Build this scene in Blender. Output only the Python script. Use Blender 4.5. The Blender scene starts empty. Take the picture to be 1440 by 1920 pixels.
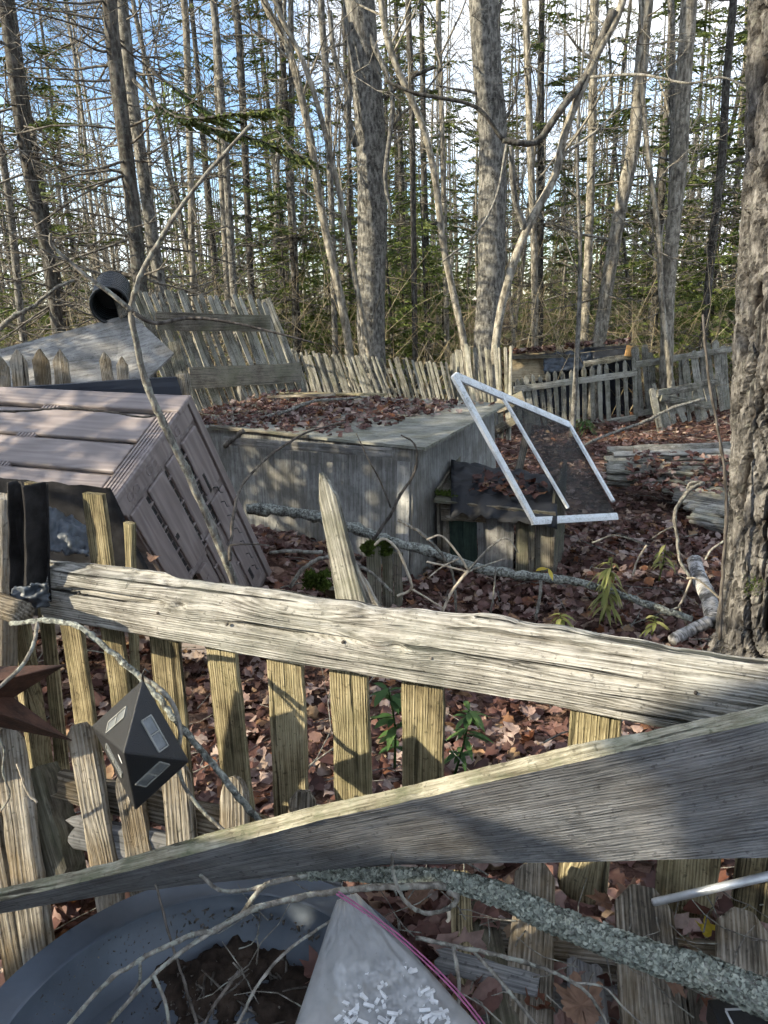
import bpy, bmesh, math, random
import numpy as np
from mathutils import Vector, Matrix, noise

# ------------------------------------------------------------------ camera, sky, sun, exposure
F = 1423.0; PITCH = math.radians(15.5); ROLL = math.radians(2.0); CAM = np.array([0, 0, 1.6])
fw = np.array([0, math.cos(PITCH), -math.sin(PITCH)]); _r = np.array([1., 0, 0]); _u = np.cross(_r, fw)
RT = math.cos(ROLL)*_r - math.sin(ROLL)*_u; UP = math.sin(ROLL)*_r + math.cos(ROLL)*_u
scn = bpy.context.scene
cam_d = bpy.data.cameras.new('camera'); cam = bpy.data.objects.new('camera', cam_d); scn.collection.objects.link(cam)
cam_d.sensor_fit = 'VERTICAL'; cam_d.sensor_height = 24; cam_d.lens = F/1920*24
cam_d.clip_start = 0.05; cam_d.clip_end = 2000
cam.matrix_world = Matrix(((RT[0], UP[0], -fw[0], CAM[0]), (RT[1], UP[1], -fw[1], CAM[1]), (RT[2], UP[2], -fw[2], CAM[2]), (0, 0, 0, 1)))
scn.camera = cam
SUN_EL = math.radians(24); SUN_AZ = (-0.95, -0.30)      # horizontal direction towards the sun
_n = math.hypot(*SUN_AZ); SDIR = Vector((SUN_AZ[0]/_n*math.cos(SUN_EL), SUN_AZ[1]/_n*math.cos(SUN_EL), math.sin(SUN_EL)))
w = bpy.data.worlds.new('World'); scn.world = w; w.use_nodes = True
nt = w.node_tree; nt.nodes.clear()
wo = nt.nodes.new('ShaderNodeOutputWorld'); bg = nt.nodes.new('ShaderNodeBackground')
sk = nt.nodes.new('ShaderNodeTexSky'); sk.sky_type = 'NISHITA'; sk.sun_disc = False
sk.sun_elevation = SUN_EL; sk.sun_rotation = math.atan2(SDIR.x, SDIR.y); sk.air_density = 1.0; sk.dust_density = 0.2; sk.ozone_density = 3.0
tc = nt.nodes.new('ShaderNodeTexCoord'); mp = nt.nodes.new('ShaderNodeMapping'); mp.inputs['Scale'].default_value = (1, 1, 2.6)
nz = nt.nodes.new('ShaderNodeTexNoise'); nz.inputs['Scale'].default_value = 2.3; nz.inputs['Detail'].default_value = 7; nz.inputs['Roughness'].default_value = 0.6
mp.inputs['Location'].default_value = (0.35, 0.2, 0.5)
cr = nt.nodes.new('ShaderNodeMapRange'); cr.inputs[1].default_value = 0.40; cr.inputs[2].default_value = 0.62
mx = nt.nodes.new('ShaderNodeMix'); mx.data_type = 'RGBA'
mx.inputs[7].default_value = (5.9, 6.1, 6.4, 1)
nt.links.new(tc.outputs['Generated'], mp.inputs['Vector']); nt.links.new(mp.outputs[0], nz.inputs['Vector'])
nt.links.new(nz.outputs['Fac'], cr.inputs[0]); nt.links.new(cr.outputs[0], mx.inputs[0])
nt.links.new(sk.outputs[0], mx.inputs[6]); nt.links.new(mx.outputs[2], bg.inputs[0])
bg.inputs[1].default_value = 0.135; nt.links.new(bg.outputs[0], wo.inputs[0])
sl = bpy.data.lights.new('sun', 'SUN'); sl.energy = 5.0; sl.angle = math.radians(0.6); sl.color = (1.0, 0.89, 0.68)
so = bpy.data.objects.new('sun', sl); scn.collection.objects.link(so); so.rotation_euler = SDIR.to_track_quat('Z', 'Y').to_euler()
vs = scn.view_settings; vs.view_transform = 'Standard'; vs.look = 'None'; vs.gamma = 1; vs.use_curve_mapping = False; vs.exposure = 1.25

cy = scn.cycles; cy.max_bounces = 5; cy.diffuse_bounces = 2; cy.use_adaptive_sampling = True; cy.adaptive_threshold = .04; cy.adaptive_min_samples = 10; cy.glossy_bounces = 2; cy.transmission_bounces = 2; cy.transparent_max_bounces = 6; cy.caustics_reflective = False; cy.caustics_refractive = False

# ------------------------------------------------------------------ helpers
def ray(px, py): return fw + RT*((px-720)/F) - UP*((py-960)/F)
def P(px, py, Y): d = ray(px, py); return Vector(CAM + d*(Y/d[1]))          # where that line of sight meets the vertical plane y = Y
def G(px, py, z): d = ray(px, py); return Vector(CAM + d*((z-1.6)/d[2]))    # ... meets the height z
def WPX(n, Y): return n*Y/F*1.03                                            # metres spanned by n pixels at depth Y
def lerp(a, b, t): return a + (b-a)*t
def sm(a, b, x): t = min(1, max(0, (x-a)/(b-a))); return t*t*(3-2*t)
def gz(x, y):
    z = 0.24*sm(2.6, 1.5, y) + 0.36*math.exp(-((x+0.95)/0.75)**2-((y-4.05)/0.75)**2)
    z += 0.035*noise.noise((x*1.1, y*1.1, 3)) + 0.015*noise.noise((x*3.3, y*3.3, 7))
    z += 0.10*noise.noise((x*0.18, y*0.18, 11))*sm(6, 14, y)
    return z
def setp(o, label=None, cat=None, group=None, kind=None):
    for k, v in (('label', label), ('category', cat), ('group', group), ('kind', kind)):
        if v: o[k] = v
    return o
def T(name, loc, label=None, cat=None, group=None):
    o = bpy.data.objects.new(name, None); scn.collection.objects.link(o); o.location = loc; o.empty_display_size = 0.05
    return setp(o, label, cat, group)
def O(name, me, mat, parent=None, mw=None, label=None, cat=None, group=None, kind=None):
    o = bpy.data.objects.new(name, me); scn.collection.objects.link(o)
    if mat and not me.materials: me.materials.append(mat)
    mw = mw or Matrix()
    if parent:
        o.parent = parent; pm = Matrix.Translation(parent.location) if parent.type == 'EMPTY' else parent.get('_m') and Matrix(parent['_m']) or parent.matrix_basis
        if parent.parent: pm = Matrix.Translation(parent.parent.location) @ parent.matrix_basis
        o.matrix_basis = pm.inverted() @ mw
    else: o.matrix_basis = mw
    return setp(o, label, cat, group, kind)
def frame(a, b, nrm):
    X = (b-a).normalized(); Z = (nrm - X*nrm.dot(X)).normalized(); Y = Z.cross(X)
    return Matrix(((X.x, Y.x, Z.x, a.x), (X.y, Y.y, Z.y, a.y), (X.z, Y.z, Z.z, a.z), (0, 0, 0, 1)))

def X3(a, b): return np.array([a[1]*b[2]-a[2]*b[1], a[2]*b[0]-a[0]*b[2], a[0]*b[1]-a[1]*b[0]])
class MB:
    def __init__(s): s.v = []; s.f = []; s.n = 0; s.a = []
    def add(s, vs, fs, a=None):
        s.f += [tuple(i+s.n for i in f) for f in fs]; s.v += [tuple(v) for v in vs]; s.n += len(vs)
        if a is not None: s.a += [a]*len(vs)
        return s
    def box(s, c, h, m=None):
        vs = [Vector((c[0]+i*h[0], c[1]+j*h[1], c[2]+k*h[2])) for i in (-1, 1) for j in (-1, 1) for k in (-1, 1)]
        if m: vs = [m @ v for v in vs]
        return s.add(vs, [(0,1,3,2), (4,6,7,5), (0,4,5,1), (2,3,7,6), (0,2,6,4), (1,5,7,3)])
    _fc = {}; _cs = {}
    def tube(s, pts, rad, k=6, cap=True, jit=0, rng=None):
        pts = np.array([tuple(p) for p in pts], float); n = len(pts)
        t = np.empty_like(pts); t[0] = pts[1]-pts[0]; t[-1] = pts[-1]-pts[-2]
        if n > 2: t[1:-1] = pts[2:]-pts[:-2]
        t /= np.sqrt((t*t).sum(1))[:, None] + 1e-9
        if k < 6:
            d = pts[-1]-pts[0]; i = int(np.argmin(np.abs(d))); ref = np.zeros(3); ref[i] = 1
            U = np.stack([t[:, 1]*ref[2]-t[:, 2]*ref[1], t[:, 2]*ref[0]-t[:, 0]*ref[2], t[:, 0]*ref[1]-t[:, 1]*ref[0]], 1); U /= np.sqrt((U*U).sum(1))[:, None] + 1e-9
        else:
            ref = np.array([0, 0, 1.]) if abs(t[0][2]) < .9 else np.array([1., 0, 0]); u = X3(t[0], ref); u /= np.linalg.norm(u); U = [u]
            for i in range(1, n):
                u = U[-1] - t[i]*np.dot(U[-1], t[i]); u /= np.linalg.norm(u)+1e-9; U.append(u)
            U = np.array(U)
        V = np.stack([t[:, 1]*U[:, 2]-t[:, 2]*U[:, 1], t[:, 2]*U[:, 0]-t[:, 0]*U[:, 2], t[:, 0]*U[:, 1]-t[:, 1]*U[:, 0]], 1)
        if k not in MB._cs: an = np.arange(k)*2*math.pi/k; MB._cs[k] = (np.cos(an)[None, :, None], np.sin(an)[None, :, None])
        c, si = MB._cs[k]; rr = (np.asarray(rad, float)*np.ones(n))[:, None]*np.ones((1, k))
        if jit: rr = rr*(1+jit*(rng or np.random).standard_normal((n, k)))
        vs = pts[:, None, :] + rr[..., None]*(c*U[:, None, :] + si*V[:, None, :])
        b = s.n; s.v += vs.reshape(-1, 3).tolist(); s.n += n*k
        if (n, k) not in MB._fc: MB._fc[(n, k)] = np.array([(i*k+j, i*k+(j+1) % k, (i+1)*k+(j+1) % k, (i+1)*k+j) for i in range(n-1) for j in range(k)])
        s.f += (MB._fc[(n, k)]+b).tolist()
        if cap: s.f.append(tuple(b+j for j in range(k))[::-1]); s.f.append(tuple(b+(n-1)*k+j for j in range(k)))
        return s
    def mesh(s, name, smooth=True):
        me = bpy.data.meshes.new(name); me.from_pydata(s.v, [], s.f); me.update()
        if smooth: me.polygons.foreach_set('use_smooth', [True]*len(me.polygons))
        if s.a:
            at = me.attributes.new('rnd', 'FLOAT', 'POINT'); at.data.foreach_set('value', s.a)
        return me

def spline(pts, n=6):
    pts = [Vector(p) for p in pts]
    if len(pts) < 3: return [pts[0].lerp(pts[-1], i/n) for i in range(n+1)]
    out = []
    e = [pts[0]*2-pts[1]] + pts + [pts[-1]*2-pts[-2]]
    for i in range(1, len(e)-2):
        a, b, c, d = e[i-1:i+3]
        for k in range(n):
            t = k/n; out.append(0.5*((2*b)+(c-a)*t+(2*a-5*b+4*c-d)*t*t+(3*b-a-3*c+d)*t**3))
    out.append(pts[-1]); return out

def plank_mesh(name, L, W, Th, seed=0, nx=6, nw=3, tip=None, tail=None, rough=0.0, rnd=0.15, groove=0.0, taper=1.0, bend=0.0, prof=None, smooth=True):
    """board lying along +x, width on y, thickness on z; tip/tail: 'point', 'dog', 'broken', 'round'"""
    xs = [L*i/nx for i in range(nx+1)]
    if tip in ('point', 'round'): xs = [x for x in xs if x < L-W*0.8] + [L-W*q for q in ((.75, .5, .3, .14, .04, .003) if nx > 8 else (.7, .35, .02))]
    if tip == 'dog': xs = [x for x in xs if x < L-W*0.4] + [L-W*.36, L-W*.18, L-0.001]
    if tail == 'round': xs = [0.003, W*.06, W*.18, W*.35] + [x for x in xs if x > W*.4]
    ring = []
    e = rnd*Th
    for i in range(nw+1): ring.append((-.5+i/nw, 1))
    for i in range(nw+1): ring.append((.5-i/nw, -1))
    k = len(ring); vs = []; so_ = seed*13.7
    for x in xs:
        wf = lerp(1, taper, x/L)
        if tip in ('point', 'round') and x > L-W*.75:
            q = (L-x)/(W*.75); wf *= (max(.06, q)**.8 if tip == 'point' else max(.12, math.sqrt(max(0, 1-(1-q)**2))))
        if tip == 'dog' and x > L-W*.36: wf *= lerp(.45, 1, (L-x)/(W*.36))
        if tail == 'round' and x < W*.35: wf *= max(.35, math.sqrt(max(0, 1-(1-x/(W*.35))**2)))
        cy = bend*math.sin(math.pi*x/L)
        for (yy, zz) in ring:
            edge = abs(yy) > .49
            y = yy*W*wf; z = zz*Th/2*(1-rnd*2 if edge else 1)*(0.6 if wf < .2 else 1)
            if prof: y, z = prof(x, y, z)
            if rough:
                if edge: y += rough*noise.noise((x*9+so_, yy*3, seed)) + rough*.4*noise.noise((x*40+so_, yy*3, seed))
                z += rough*.45*noise.noise((x*6+so_, yy*4, zz+seed))
            if groove and zz > 0: z -= groove*max(0, noise.noise((x*7+so_, (yy*W)*95, seed*1.3)))
            xx = x
            if (tip == 'broken' and x == xs[-1]): xx += W*.5*noise.noise((yy*5, seed, 2))
            if (tail == 'broken' and x == xs[0]): xx += W*.5*noise.noise((yy*5, seed, 9))
            vs.append((xx, y+cy, z))
    fs = []
    for i in range(len(xs)-1):
        for j in range(k):
            j2 = (j+1) % k; fs.append((i*k+j, (i+1)*k+j, (i+1)*k+j2, i*k+j2))
    m = nw+1
    for b, fl in ((0, 1), ((len(xs)-1)*k, 0)):
        for i in range(nw):
            q = (b+i, b+i+1, b+k-2-i, b+k-1-i); fs.append(q if fl else q[::-1])
    me = bpy.data.meshes.new(name); me.from_pydata(vs, [], fs); me.update()
    if smooth and nw > 4:
        me.polygons.foreach_set('use_smooth', [True]*len(me.polygons))
        try: me.set_sharp_from_angle(angle=math.radians(42))
        except Exception: pass
    return me
def plank(name, a, b, W, Th, nrm, mat, parent=None, seed=0, label=None, cat=None, group=None, **kw):
    a = Vector(a); b = Vector(b); m = frame(a, b, Vector(nrm))
    return O(name, plank_mesh(name, (b-a).length, W, Th, seed, **kw), mat, parent, m, label, cat, group)

# ------------------------------------------------------------------ materials
class NT:
    def __init__(s, name):
        s.m = bpy.data.materials.new(name); s.m.use_nodes = True; s.t = s.m.node_tree; s.b = s.t.nodes['Principled BSDF']; s.out = s.t.nodes['Material Output']
    def n(s, ty, **kw):
        x = s.t.nodes.new(ty)
        for k, v in kw.items():
            if k.startswith('_'): setattr(x, k[1:], v)
            else: s.put(x, k, v)
        return x
    def put(s, x, k, v):
        i = x.inputs[int(k[1:]) if k[0] == 'i' and k[1:].isdigit() else k]
        if isinstance(v, bpy.types.NodeSocket): s.t.links.new(v, i)
        elif isinstance(v, bpy.types.Node): s.t.links.new(v.outputs[0], i)
        else: i.default_value = v
    def math(s, op, a, b=0.0, c=0.0, clamp=False): return s.n('ShaderNodeMath', _operation=op, _use_clamp=clamp, i0=a, i1=b, i2=c).outputs[0]
    def noise(s, vec, sc, det=4, ro=.55, dist=0): return s.n('ShaderNodeTexNoise', Vector=vec, Scale=sc, Detail=det, Roughness=ro, Distortion=dist).outputs[0]
    def map(s, vec, sc, loc=(0, 0, 0)): return s.n('ShaderNodeMapping', Vector=vec, Scale=sc, Location=loc).outputs[0]
    def ramp(s, f, stops):
        r = s.n('ShaderNodeValToRGB', Fac=f); e = r.color_ramp.elements
        while len(e) < len(stops): e.new(.5)
        for q, (p, c) in zip(e, stops): q.position = p; q.color = (*c, 1) if len(c) == 3 else c
        return r.outputs[0]
    def rng(s, f, a, b, c=0., d=1., smooth=True): 
        r = s.n('ShaderNodeMapRange', Value=f); r.interpolation_type = 'SMOOTHSTEP' if smooth else 'LINEAR'
        for i, v in zip((1, 2, 3, 4), (a, b, c, d)): r.inputs[i].default_value = v
        return r.outputs[0]
    def mix(s, f, a, b, blend='MIX'):
        x = s.t.nodes.new('ShaderNodeMix'); x.data_type = 'RGBA'; x.blend_type = blend
        for i, v in ((0, f), (6, a), (7, b)):
            if isinstance(v, bpy.types.NodeSocket): s.t.links.new(v, x.inputs[i])
            else: x.inputs[i].default_value = v if i == 0 else (*v, 1)
        return x.outputs[2]
    def objvec(s, amt=40.):
        c = s.n('ShaderNodeTexCoord').outputs['Object']; r = s.n('ShaderNodeObjectInfo').outputs['Random']
        v = s.n('ShaderNodeCombineXYZ', X=s.math('MULTIPLY', r, amt), Y=s.math('MULTIPLY', r, amt*.37), Z=0.)
        return s.n('ShaderNodeVectorMath', _operation='ADD', i0=c, i1=v).outputs[0], c, r
    def bump(s, h, st, dist=.01):
        b = s.n('ShaderNodeBump', Height=h, Strength=st, Distance=dist); s.put(s.b, 'Normal', b.outputs[0]); return b
    def fin(s, col, rough=.85, spec=.25): 
        s.put(s.b, 'Base Color', col if isinstance(col, bpy.types.NodeSocket) else (*col, 1)); s.put(s.b, 'Roughness', rough); s.put(s.b, 'Specular IOR Level', spec); return s.m

def wood(name, dark, mid, light, tint=None, tamt=.5, ring=1.0, kx=2.2, ky=6., K=420., crack=.5, bump=.6, knot=.7, tsc=5., knotcol=(.06, .035, .02), streak=110.):
    t = NT(name); v, c, r = t.objvec()
    low = t.noise(t.map(v, (1.6, 7, 7)), 1., 2)
    vo = t.n('ShaderNodeTexVoronoi', Vector=t.map(v, (kx, ky, 0)), Scale=1., Randomness=.95); vo.feature = 'F1'
    kd = t.math('ADD', vo.outputs['Distance'], t.math('MULTIPLY', t.math('SUBTRACT', low, .5), .12))
    kb = t.rng(kd, .34, .0); kc = t.rng(kd, .075, .045)
    s = t.n('ShaderNodeSeparateXYZ', Vector=v)
    f = t.math('ADD', t.math('MULTIPLY', s.outputs['Y'], K*2.), t.math('MULTIPLY', s.outputs['Z'], K*.9))
    f = t.math('ADD', f, t.math('MULTIPLY', low, 18.)); f = t.math('ADD', f, t.math('MULTIPLY', kb, 40.*knot))
    rg = t.math('MULTIPLY_ADD', t.math('SINE', f), .5, .5)
    wv = t.n('ShaderNodeVectorMath', _operation='ADD', i0=t.map(v, (2.6, streak*1.4, streak*1.4)), i1=t.n('ShaderNodeCombineXYZ', X=0., Y=t.math('MULTIPLY', kb, 5.*knot), Z=0.).outputs[0]).outputs[0]
    st = t.noise(wv, 1., 4, .7); fi = t.noise(t.map(v, (30, 650, 650)), 1., 1)
    bl = t.noise(v, 9., 4, .65); sp = t.noise(v, 85., 2, .6)
    val = t.math('ADD', t.math('MULTIPLY', rg, .12*ring), t.math('MULTIPLY', st, .80)); val = t.math('ADD', val, t.math('MULTIPLY', fi, .24)); val = t.math('ADD', val, t.math('MULTIPLY', t.math('SUBTRACT', bl, .5), .7))
    val = t.math('ADD', val, t.math('MULTIPLY', t.math('SUBTRACT', r, .5), .2))
    col = t.ramp(val, [(.38, dark), (.56, mid), (.76, light)])
    ck = t.noise(t.map(v, (1.6, 48, 48)), 1., 3, .6, .4); ckm = t.math('MULTIPLY', t.rng(ck, .40, .33), crack)
    col = t.mix(t.math('MULTIPLY', t.rng(sp, .60, .72), .55), col, tuple(x*.5 for x in dark))
    col = t.mix(ckm, col, tuple(x*.25 for x in dark))
    if tint: col = t.mix(t.math('MULTIPLY', t.rng(t.noise(v, tsc, 4, .65), .42, .66), tamt), col, tint)
    if knot: col = t.mix(t.math('MULTIPLY', kc, knot), col, knotcol)
    h = t.math('SUBTRACT', val, t.math('MULTIPLY', ckm, .9)); h = t.math('SUBTRACT', h, t.math('MULTIPLY', kc, .25*knot))
    t.bump(h, bump, .008); return t.fin(col, .9, .15)

def bark(name, dark, mid, light, tint=None, tamt=.4, vs=14., hs=(1, 1, .3), bump=.8, moss=0):
    t = NT(name); v, c, r = t.objvec(11.)
    a = t.noise(t.map(v, hs), vs, 4, .68); b = t.noise(v, vs*.22, 3); vo = t.n('ShaderNodeTexVoronoi', Vector=t.map(v, hs), Scale=vs*1.2); 
    val = t.math('ADD', t.math('MULTIPLY', a, .75), t.math('MULTIPLY', vo.outputs['Distance'], .28)); val = t.math('ADD', val, t.math('MULTIPLY', t.math('SUBTRACT', b, .5), .3))
    col = t.ramp(val, [(.3, dark), (.5, mid), (.7, light)])
    if tint: col = t.mix(t.math('MULTIPLY', t.rng(t.noise(v, vs*.8, 3, .7), .5, .62), tamt), col, tint)
    if bump: t.bump(val, bump, .012)
    return t.fin(col, .9, .12)

def plain(name, col, rough=.6, spec=.4, var=.25, sc=6., bump=.0, bsc=200., metal=0., det=5):
    t = NT(name); v, c, r = t.objvec(7.)
    n = t.noise(v, sc, det, .6)
    cc = t.mix(t.rng(n, .3, .7), tuple(x*(1-var) for x in col), tuple(min(1, x*(1+var)) for x in col))
    if bump: t.bump(t.noise(v, bsc, 3), bump, .003)
    t.put(t.b, 'Metallic', metal); return t.fin(cc, rough, spec)

def leafmat(name, stops, trans=.25, rough=.65):
    t = NT(name); a = t.n('ShaderNodeAttribute', _attribute_name='rnd').outputs['Fac']
    v = t.n('ShaderNodeTexCoord').outputs['Object']; n = t.noise(v, 45., 3)
    r = t.n('ShaderNodeObjectInfo').outputs['Random']
    col = t.ramp(t.math('FRACT', t.math('ADD', a, t.math('MULTIPLY', r, .999))), stops)
    col = t.mix(t.math('MULTIPLY', t.rng(n, .35, .7), .45), col, (.02, .012, .01), 'MULTIPLY') if False else t.mix(t.rng(n, .3, .75, 0, .5), col, (.05, .03, .025))
    t.bump(t.noise(v, 160., 2), .35, .003)
    t.fin(col, rough, .3)
    if trans:
        tr = t.n('ShaderNodeBsdfTranslucent', Color=col); ms = t.n('ShaderNodeMixShader', Fac=trans, i1=t.b.outputs[0], i2=tr.outputs[0]); t.t.links.new(ms.outputs[0], t.out.inputs[0])
    return t.m

M = {}
M['rail'] = wood('weathered_rail', (.055, .05, .043), (.19, .18, .158), (.41, .395, .36), tint=(.22, .235, .20), tamt=.35, K=560, crack=1, bump=1, kx=1.5, ky=8, tsc=3)
M['picket'] = wood('yellowed_picket', (.055, .043, .025), (.20, .165, .095), (.39, .335, .21), tint=(.15, .145, .075), tamt=.35, K=520, crack=.8, bump=1, kx=2.6, ky=7, knot=.85)
M['fallen'] = wood('fallen_picket', (.05, .044, .035), (.17, .15, .12), (.36, .33, .28), tint=(.19, .13, .06), tamt=.45, K=380, crack=.8, bump=1., kx=2., ky=8)
M['greyboard'] = wood('grey_board', (.07, .071, .073), (.145, .147, .148), (.25, .25, .248), tint=(.11, .085, .06), tamt=.25, K=480, crack=.35, bump=.6, kx=.9, ky=5, knot=.5, knotcol=(.06, .06, .07), streak=80)
M['edge'] = wood('board_edge', (.09, .08, .055), (.23, .21, .15), (.44, .41, .32), tint=(.11, .125, .07), tamt=.6, K=300, crack=.9, bump=1, knot=0, tsc=12)
M['ply'] = wood('weathered_plywood', (.15, .148, .138), (.262, .26, .245), (.37, .368, .35), tint=(.10, .09, .072), tamt=.55, K=60, crack=.4, bump=.35, kx=.9, ky=1.6, knot=.2, tsc=2.4, streak=38, ring=.3)
M['plyroof'] = wood('mossy_plywood_roof', (.09, .088, .072), (.20, .196, .165), (.32, .315, .275), tint=(.12, .122, .075), tamt=.5, K=60, crack=.3, bump=.4, knot=.0, tsc=3, streak=40, ring=.3)
M['plygrey'] = wood('silver_plywood', (.10, .097, .09), (.205, .20, .19), (.31, .305, .29), tint=(.12, .105, .085), tamt=.4, K=90, crack=.4, bump=.4, kx=1.5, ky=2., knot=.3, streak=35, ring=.5)
M['far'] = wood('far_picket', (.05, .047, .04), (.18, .172, .145), (.39, .375, .325), tint=(.22, .222, .15), tamt=.35, K=300, crack=.6, bump=.6, knot=.2, kx=2)
M['fardark'] = wood('dark_plank', (.05, .042, .034), (.125, .11, .088), (.22, .20, .16), tint=(.11, .12, .07), tamt=.4, K=260, crack=.5, bump=.5, knot=.2)
M['greenp'] = wood('green_painted_board', (.02, .03, .024), (.035, .055, .042), (.06, .085, .065), K=60, crack=.5, bump=.4, knot=0, streak=40)
M['barkdark'] = bark('spruce_bark', (.016, .015, .013), (.052, .047, .041), (.13, .12, .106), tint=(.17, .18, .155), tamt=.35, vs=26, bump=.5)
M['barkgrey'] = bark('hardwood_bark', (.022, .021, .019), (.095, .09, .08), (.23, .22, .195), tint=(.30, .295, .26), tamt=.4, vs=30, hs=(1, 1, .35), bump=.8)
M['barkpale'] = bark('pale_bark', (.05, .045, .036), (.19, .172, .138), (.37, .345, .285), tint=(.06, .055, .046), tamt=.6, vs=26, bump=.5)
M['barkbig'] = bark('furrowed_bark', (.03, .025, .021), (.115, .10, .088), (.25, .226, .20), tint=(.29, .28, .25), tamt=.3, vs=40, hs=(1, 1, .5), bump=.8)
M['twig'] = bark('dead_twig', (.045, .042, .036), (.125, .115, .10), (.26, .245, .215), tint=(.30, .32, .275), tamt=.5, vs=60)
M['twigpale'] = bark('bleached_twig', (.17, .14, .10), (.36, .31, .24), (.52, .47, .38), vs=60)
M['twigdark'] = bark('dark_twig', (.03, .026, .022), (.075, .066, .057), (.14, .125, .11), vs=60)
def m_bigbark():
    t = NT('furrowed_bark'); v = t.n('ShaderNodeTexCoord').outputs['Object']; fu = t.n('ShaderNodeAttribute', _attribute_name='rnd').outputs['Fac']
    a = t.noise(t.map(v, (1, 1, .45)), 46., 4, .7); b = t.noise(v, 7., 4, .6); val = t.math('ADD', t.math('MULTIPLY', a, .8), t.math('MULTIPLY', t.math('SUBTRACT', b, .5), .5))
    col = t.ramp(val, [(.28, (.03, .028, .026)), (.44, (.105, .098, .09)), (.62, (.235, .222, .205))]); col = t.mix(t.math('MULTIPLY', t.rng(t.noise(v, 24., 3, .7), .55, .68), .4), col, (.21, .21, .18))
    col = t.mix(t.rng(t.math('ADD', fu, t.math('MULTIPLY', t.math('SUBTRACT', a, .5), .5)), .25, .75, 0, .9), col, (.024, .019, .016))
    t.bump(val, 1., .012); return t.fin(col, .92, .1)
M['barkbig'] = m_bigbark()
M['deadlimb'] = bark('dead_limb', (.04, .036, .03), (.11, .10, .085), (.22, .205, .175), vs=30, bump=0)
M['lichen'] = bark('lichen_bark', (.05, .052, .046), (.19, .20, .18), (.38, .40, .355), tint=(.045, .04, .034), tamt=.75, vs=75, hs=(1, 1, 1), bump=1)
M['birch'] = bark('birch_bark', (.06, .052, .045), (.36, .35, .335), (.62, .61, .595), tint=(.05, .045, .04), tamt=.8, vs=16, hs=(6, 1.2, 1.2), bump=.4)
M['dirt'] = plain('soil', (.030, .022, .017), .95, .1, .6, 20., 1., 90.)
M['moss'] = plain('moss', (.045, .065, .012), .95, .1, .6, 30., 1., 150.)
M['tub'] = plain('grey_tub_plastic', (.06, .073, .092), .40, .45, .22, 9., .08, 300., det=6)
M['binp'] = None
M['blackp'] = plain('black_plastic', (.014, .015, .017), .38, .5, .3, 20., .25, 500.)
M['pipe'] = plain('black_corrugated_plastic', (.012, .014, .015), .35, .5, .3, 10.)
M['cloth'] = plain('charcoal_cloth', (.022, .021, .021), .95, .1, .5, 12., .8, 240.)
M['tarp'] = plain('black_tarp', (.012, .013, .016), .62, .35, .5, 9., .5, 60.)
M['bluetarp'] = plain('slate_tarp', (.045, .055, .068), .5, .45, .6, 14., .5, 70.)
M['navy'] = plain('navy_board', (.012, .015, .024), .5, .4, .2, 6.)
M['rust'] = plain('rusty_steel', (.052, .025, .017), .75, .35, .6, 26., .5, 200.)
M['pink'] = plain('pink_zip', (.26, .07, .16), .4, .5, .2, 30.)
M['white'] = plain('white_bit', (.46, .47, .48), .6, .3, .15, 30.)
M['galv'] = plain('galvanised_pipe', (.42, .44, .46), .42, .5, .25, 25., .1, 200., metal=.55)
M['pane'] = plain('clouded_pane', (.12, .13, .135), .3, .5, .35, 30.)
M['paneframe'] = plain('pane_frame', (.22, .222, .205), .5, .4, .25, 30.)
M['orange'] = plain('new_plywood', (.42, .25, .10), .8, .2, .25, 20.)
M['tanply'] = wood('tan_plywood', (.16, .125, .075), (.34, .27, .17), (.48, .40, .27), K=120, crack=.2, knot=.2, bump=.3)
M['needle'] = None

def m_needle(name, a, b, c, tr=.3):
    t = NT(name); at = t.n('ShaderNodeAttribute', _attribute_name='rnd').outputs['Fac']
    col = t.ramp(at, [(0., a), (.5, b), (1., c)]); t.fin(col, .6, .25)
    x = t.n('ShaderNodeBsdfTranslucent', Color=col); ms = t.n('ShaderNodeMixShader', Fac=tr, i1=t.b.outputs[0], i2=x.outputs[0]); t.t.links.new(ms.outputs[0], t.out.inputs[0]); return t.m
M['needle'] = m_needle('spruce_needles', (.032, .05, .015), (.08, .108, .028), (.18, .20, .055))
M['fir'] = m_needle('fir_needles', (.045, .075, .02), (.11, .15, .036), (.22, .255, .07))
M['green'] = m_needle('green_leaf', (.03, .07, .02), (.06, .12, .035), (.12, .19, .06), .35)
M['golden'] = m_needle('goldenrod_leaf', (.13, .15, .045), (.24, .25, .08), (.38, .36, .14), .35)
M['yellow'] = m_needle('yellow_leaf', (.40, .30, .03), (.50, .38, .04), (.58, .46, .07), .3)
M['fern'] = m_needle('dry_brush', (.16, .13, .075), (.26, .215, .13), (.36, .31, .21), .15)
LEAFS = [(0., (.045, .022, .019)), (.20, (.105, .049, .041)), (.40, (.165, .085, .07)), (.56, (.235, .146, .124)), (.70, (.31, .22, .19)), (.80, (.44, .35, .31)), (.88, (.35, .24, .14)), (.94, (.24, .095, .04)), (1., (.11, .042, .03))]
M['leaf'] = leafmat('brown_leaf', LEAFS)
M['bigleaf'] = leafmat('large_brown_leaf', [(0., (.20, .115, .075)), (.5, (.28, .18, .125)), (1., (.17, .085, .05))])

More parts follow.
